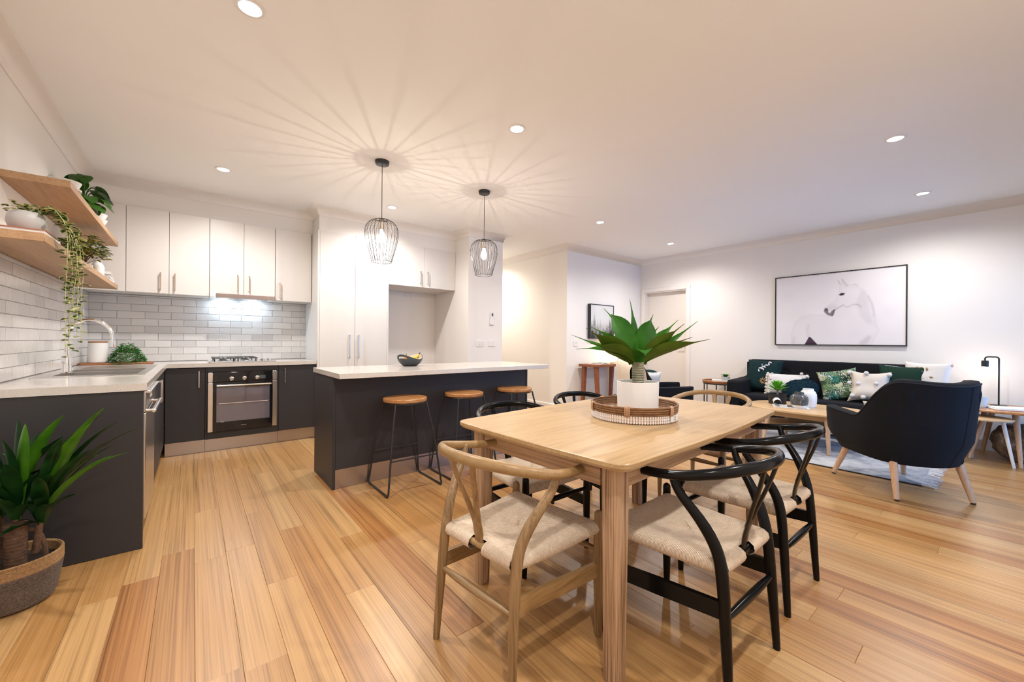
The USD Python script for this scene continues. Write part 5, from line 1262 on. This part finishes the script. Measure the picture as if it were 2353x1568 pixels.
for k in range(30):
    h = k % 4; a_ = rl.uniform(-.6, 2.6) if h == 1 else rl.uniform(0, 6.28); q = rl.uniform(.10, .24); z_ = heads[h][2]+rl.uniform(.0, .32)
    x_ = heads[h][0]+q*math.cos(a_)*1.0; y_ = heads[h][1]-abs(q*math.sin(a_)) if k % 3 else heads[h][1]+q*.6*math.sin(a_)
    dl_(h, (max(x_, -.19), min(y_, .20), z_), rl.uniform(.042, .058), L if rl.random() < .3 else D)

# trailing vine in a grey bowl on the lower shelf
t = thing('book', 'flat book with orange cover edge under the grey pot on the lower shelf', 'book', (-.672, 3.06, 1.6475), 0)
part(t, 'cover', cat([bx(-.115, .115, -.15, .15, 0, .003), bx(-.115, .115, -.15, .15, .021, .024), bx(-.115, -.112, -.15, .15, .003, .021)]), 'cover_orange', False); part(t, 'pages', bx(-.111, .111, -.146, .146, .003, .021), 'paper', False)
VX, VY, VZ = -.655, 3.09, 1.672
t = thing('trailing_plant', 'variegated trailing vine in a round grey pot, hanging down from the lower shelf', 'potted plant', (VX, VY, VZ))
part(t, 'pot', lathe([(0, 0), (.040, 0), (.058, .022), (.069, .055), (.065, .088), (.051, .108), (.047, .106), (.055, .07), (0, .06)], 40), 'grey_glaze', 50)
part(t, 'soil', lathe([(0, .095), (.05, .095)], 24), 'soil')
rv2 = random.Random(31); gl, pl, st = [], [], []
def little_leaf(p, L, col):
    a = rv2.uniform(0, 6.28); d = np.array([math.cos(a), math.sin(a), rv2.uniform(-.5, .25)]); d /= np.linalg.norm(d)
    m = leaf(p, p+d*L*.5+[0, 0, L*.12], p+d*L, L*.66, .15, (0, 0, 1), n=6, peak=.5, root=.5); pl.append(m)
    if col: m2 = leaf(p+d*L*.14+[0, 0, .0022], p+d*L*.5+[0, 0, L*.10+.0022], p+d*L*.84+[0, 0, .0022], L*.42, .15, (0, 0, 1), n=6, peak=.5, root=.5); gl.append(m2); gl.append(T(m2, z=-.0044))
for k in range(12):
    a0 = rv2.uniform(-.9, .9); yy = -.02+rv2.uniform(-.08, .10); zend = -rv2.uniform(.22, .60) if k > 2 else -.62+.04*k
    xe = .14+rv2.uniform(-.012, .055)
    P = spline([(.03, .0+yy*.3, .10), (.085, yy*.6, .125+rv2.uniform(0, .02)), (.135, yy*.9-.01, .08), (xe, yy-.01, -.04), (xe+rv2.uniform(-.008, .012), yy+rv2.uniform(-.02, .02), zend*.5), (xe+rv2.uniform(-.012, .012), yy+rv2.uniform(-.03, .03), zend)], 40)
    st.append(tube(P, .0011, 4))
    for q in P[3::2]:
        if rv2.random() < .93: little_leaf(q+np.array([rv2.uniform(-.012, .012) for _ in range(3)]), rv2.uniform(.027, .044), rv2.random() < .8)
for k in range(40):
    a = rv2.uniform(0, 6.28); r = rv2.uniform(0, .07); q = np.array([r*math.cos(a), r*math.sin(a), .105+rv2.uniform(0, .045)]); little_leaf(q, rv2.uniform(.022, .034), rv2.random() < .5)
part(t, 'stems', cat(st), 'leaf_pothos_pale', 40, kind='stuff'); part(t, 'foliage', cat(gl), 'leaf_pothos', 60, kind='stuff'); part(t, 'pale_foliage', cat(pl), 'leaf_pothos_pale', 60, kind='stuff')

def bushy(name, label, loc, pot, potmat, n, size, spread, mats, seed, droop=0.0, h0=.1, stemh=.2):
    t = thing(name, label, 'potted plant', loc); part(t, 'pot', pot, potmat, 45); r_ = random.Random(seed); bags = {m: [] for m in mats}; st = []
    for i in range(n):
        a = r_.uniform(0, 6.28); el = r_.uniform(0, 1); rr = spread*math.sqrt(r_.uniform(.03, 1)); z = h0+stemh*(1-.55*(rr/spread)**2)*r_.uniform(.35, 1)-droop*(rr/spread)**2
        p = np.array([rr*math.cos(a), rr*math.sin(a), z]); d = np.array([math.cos(a), math.sin(a), r_.uniform(-.5, .5)])*size*r_.uniform(.7, 1.2)
        bags[r_.choice(mats)].append(leaf(p, p+d*.5+[0, 0, size*.15], p+d, size*.62, .2, n=5, peak=.5, root=.5))
        if i % 6 == 0: st.append(tube([(0, 0, h0*.8), p*[.5, .5, 1]+[0, 0, -.02], p], .0015, 4))
    part(t, 'stems', cat(st), 'trunk_brown', 40, kind='stuff')
    for m in dict.fromkeys(mats): part(t, 'foliage', cat(bags[m]), m, 60, kind='stuff')
    return t
# lower shelf, further back
small = lathe([(0, 0), (.04, 0), (.05, .005), (.052, .07), (.047, .07), (.045, .05), (0, .05)], 28)
bushy('shelf_plant', 'olive-green bushy plant in a small pot at the back of the lower shelf', (-.66, 4.45, 1.6475), small, 'white_ceramic', 420, .034, .13, ['leaf_olive', 'leaf_grey_green'], 5, h0=.08, stemh=.24)
t = thing('white_bottle_vase', 'slim white bottle vase beside the olive plant on the lower shelf', 'vase', (-.62, 4.72, 1.6475)); part(t, 'body', lathe([(0, 0), (.036, 0), (.040, .01), (.042, .09), (.032, .12), (.021, .132), (.021, .146), (.016, .146), (.016, .13), (0, .08)], 28), 'white_ceramic', 50)
for i, (y, z, lab) in enumerate(((4.90, 0, 'lower white book of the stack at the far end of the lower shelf'), (4.91, .023, 'middle white book of the stack at the far end of the lower shelf'), (4.89, .046, 'top white book of the stack at the far end of the lower shelf'))):
    t = thing('book', lab, 'book', (-.65, y, 1.6475+z), .06*(i-1)); part(t, 'cover', cat([bx(-.095, .095, -.13, .13, 0, .003), bx(-.095, .095, -.13, .13, .019, .022), bx(-.095, .095, -.13, -.127, .003, .019)]), 'white_matt', False); part(t, 'pages', bx(-.091, .091, -.126, .126, .003, .019), 'paper', False)
# upper shelf
wb_ = lathe([(0, 0), (.045, 0), (.048, .008), (.07, .045), (.08, .07), (.075, .07), (.066, .045), (.04, .012), (0, .012)], 32)
UZ = 2.0495
t = thing('serving_plate', 'round pale platter lying near the front end of the upper shelf', 'plate', (-.67, 3.62, UZ)); part(t, 'body', lathe([(0, 0), (.07, 0), (.12, .012), (.118, .016), (.07, .006), (0, .006)], 36), 'white_ceramic', 40)
t = thing('white_bowl', 'lower white bowl of the nearer stack on the upper shelf', 'bowl', (-.655, 3.82, UZ)); part(t, 'body', wb_, 'white_ceramic', 50)
dup(t, (-.655, 3.82, UZ+.045), label='upper white bowl of the nearer stack on the upper shelf')
dup(t, (-.635, 4.66, UZ), label='lower white bowl of the stack at the far end of the upper shelf')
dup(t, (-.635, 4.66, UZ+.045), label='upper white bowl of the stack at the far end of the upper shelf')
t = thing('shelf_monstera', 'dark green monstera in a black pot on the upper shelf', 'potted plant', (-.65, 4.40, UZ))
part(t, 'pot', lathe([(0, 0), (.055, 0), (.062, .006), (.07, .06), (.066, .064), (.070, .068), (.074, .125), (.068, .125), (.06, .10), (0, .1)], 32), 'black_pot', 40)
rm = random.Random(17)
for i in range(24):
    a = i*2.4+.3; k = rm.uniform(.25, 1); r = .05+.16*k; z = .40-.28*k+rm.uniform(-.03, .03); x_, y_ = max(r*math.cos(a), -.13), r*math.sin(a)
    b = np.array([x_*.45, y_*.45, z-.01]); part(t, 'stalk', tube(spline([(0, 0, .1), b*[.4, .4, .9], b], 6), .003, 5), 'leaf_dark')
    d = np.array([x_, y_, z-.05-.05*k])-b; d = d/np.linalg.norm(d)*.12; part(t, 'leaf', leaf(b, b+d*.5+[0, 0, .03], b+d, .085, .15, n=9, peak=.42, root=.45, curl=.25), 'leaf_dark', 60)
# timber board with jar and fern on the worktop
t = thing('serving_board', 'long reddish timber board on the worktop behind the sink', 'board', (-.55, 5.26, .9055), .0)
part(t, 'board', prism(rrect(.50, .20, .03), 0, .018, .003), 'board_timber', 30)
t = thing('canister', 'white canister with timber lid on the board behind the sink', 'canister', (-.685, 5.27, .924))
part(t, 'body', lathe([(0, 0), (.068, 0), (.072, .004), (.066, .182), (.060, .182), (0, .18)], 36), 'white_ceramic', 40); part(t, 'lid', lathe([(0, .1825), (.064, .1825), (.064, .193), (.060, .196), (0, .196)], 36), 'board_timber')
bushy('trailing_fern', 'bright green bushy fern spilling over a white pot on the board behind the sink', (-.49, 5.27, .924), lathe([(0, 0), (.042, 0), (.055, .03), (.058, .09), (.052, .09), (.045, .06), (0, .06)], 28), 'white_ceramic', 1000, .019, .135, ['leaf_fern', 'leaf_fern'], 9, droop=.11, h0=.06, stemh=.13)

# ------------------------------------------------------------------ repeats carry one group name
GROUPS = {'ceiling_downlight': 'recessed ceiling downlights', 'pendant_lamp': 'wire cage pendants over the island', 'bar_stool': 'bar stools at the island bench',
          'wishbone_chair': 'wishbone chairs round the dining table', 'wall_cabinet': 'white wall cabinets', 'base_cabinet': 'charcoal base cabinets', 'wall_shelf': 'oak shelves on the left wall',
          'armchair': 'charcoal armchairs', 'cushion': 'scatter cushions in the living area', 'book': 'books on shelves and side table', 'white_bowl': 'white bowls on the upper shelf',
          'nest_table': 'nest of side tables at the right edge', 'magazine': 'magazines', 'wall_picture': 'framed pictures in the living area', 'power_point': 'power points', 'light_switch': 'light switches'}
for p_ in stage.GetPrimAtPath('/World').GetChildren():
    n_ = p_.GetName(); n_ = n_[:-4] if n_[-4:-3] == '_' and n_[-3:].isdigit() else n_
    if n_ in GROUPS: p_.SetCustomDataByKey('group', GROUPS[n_])
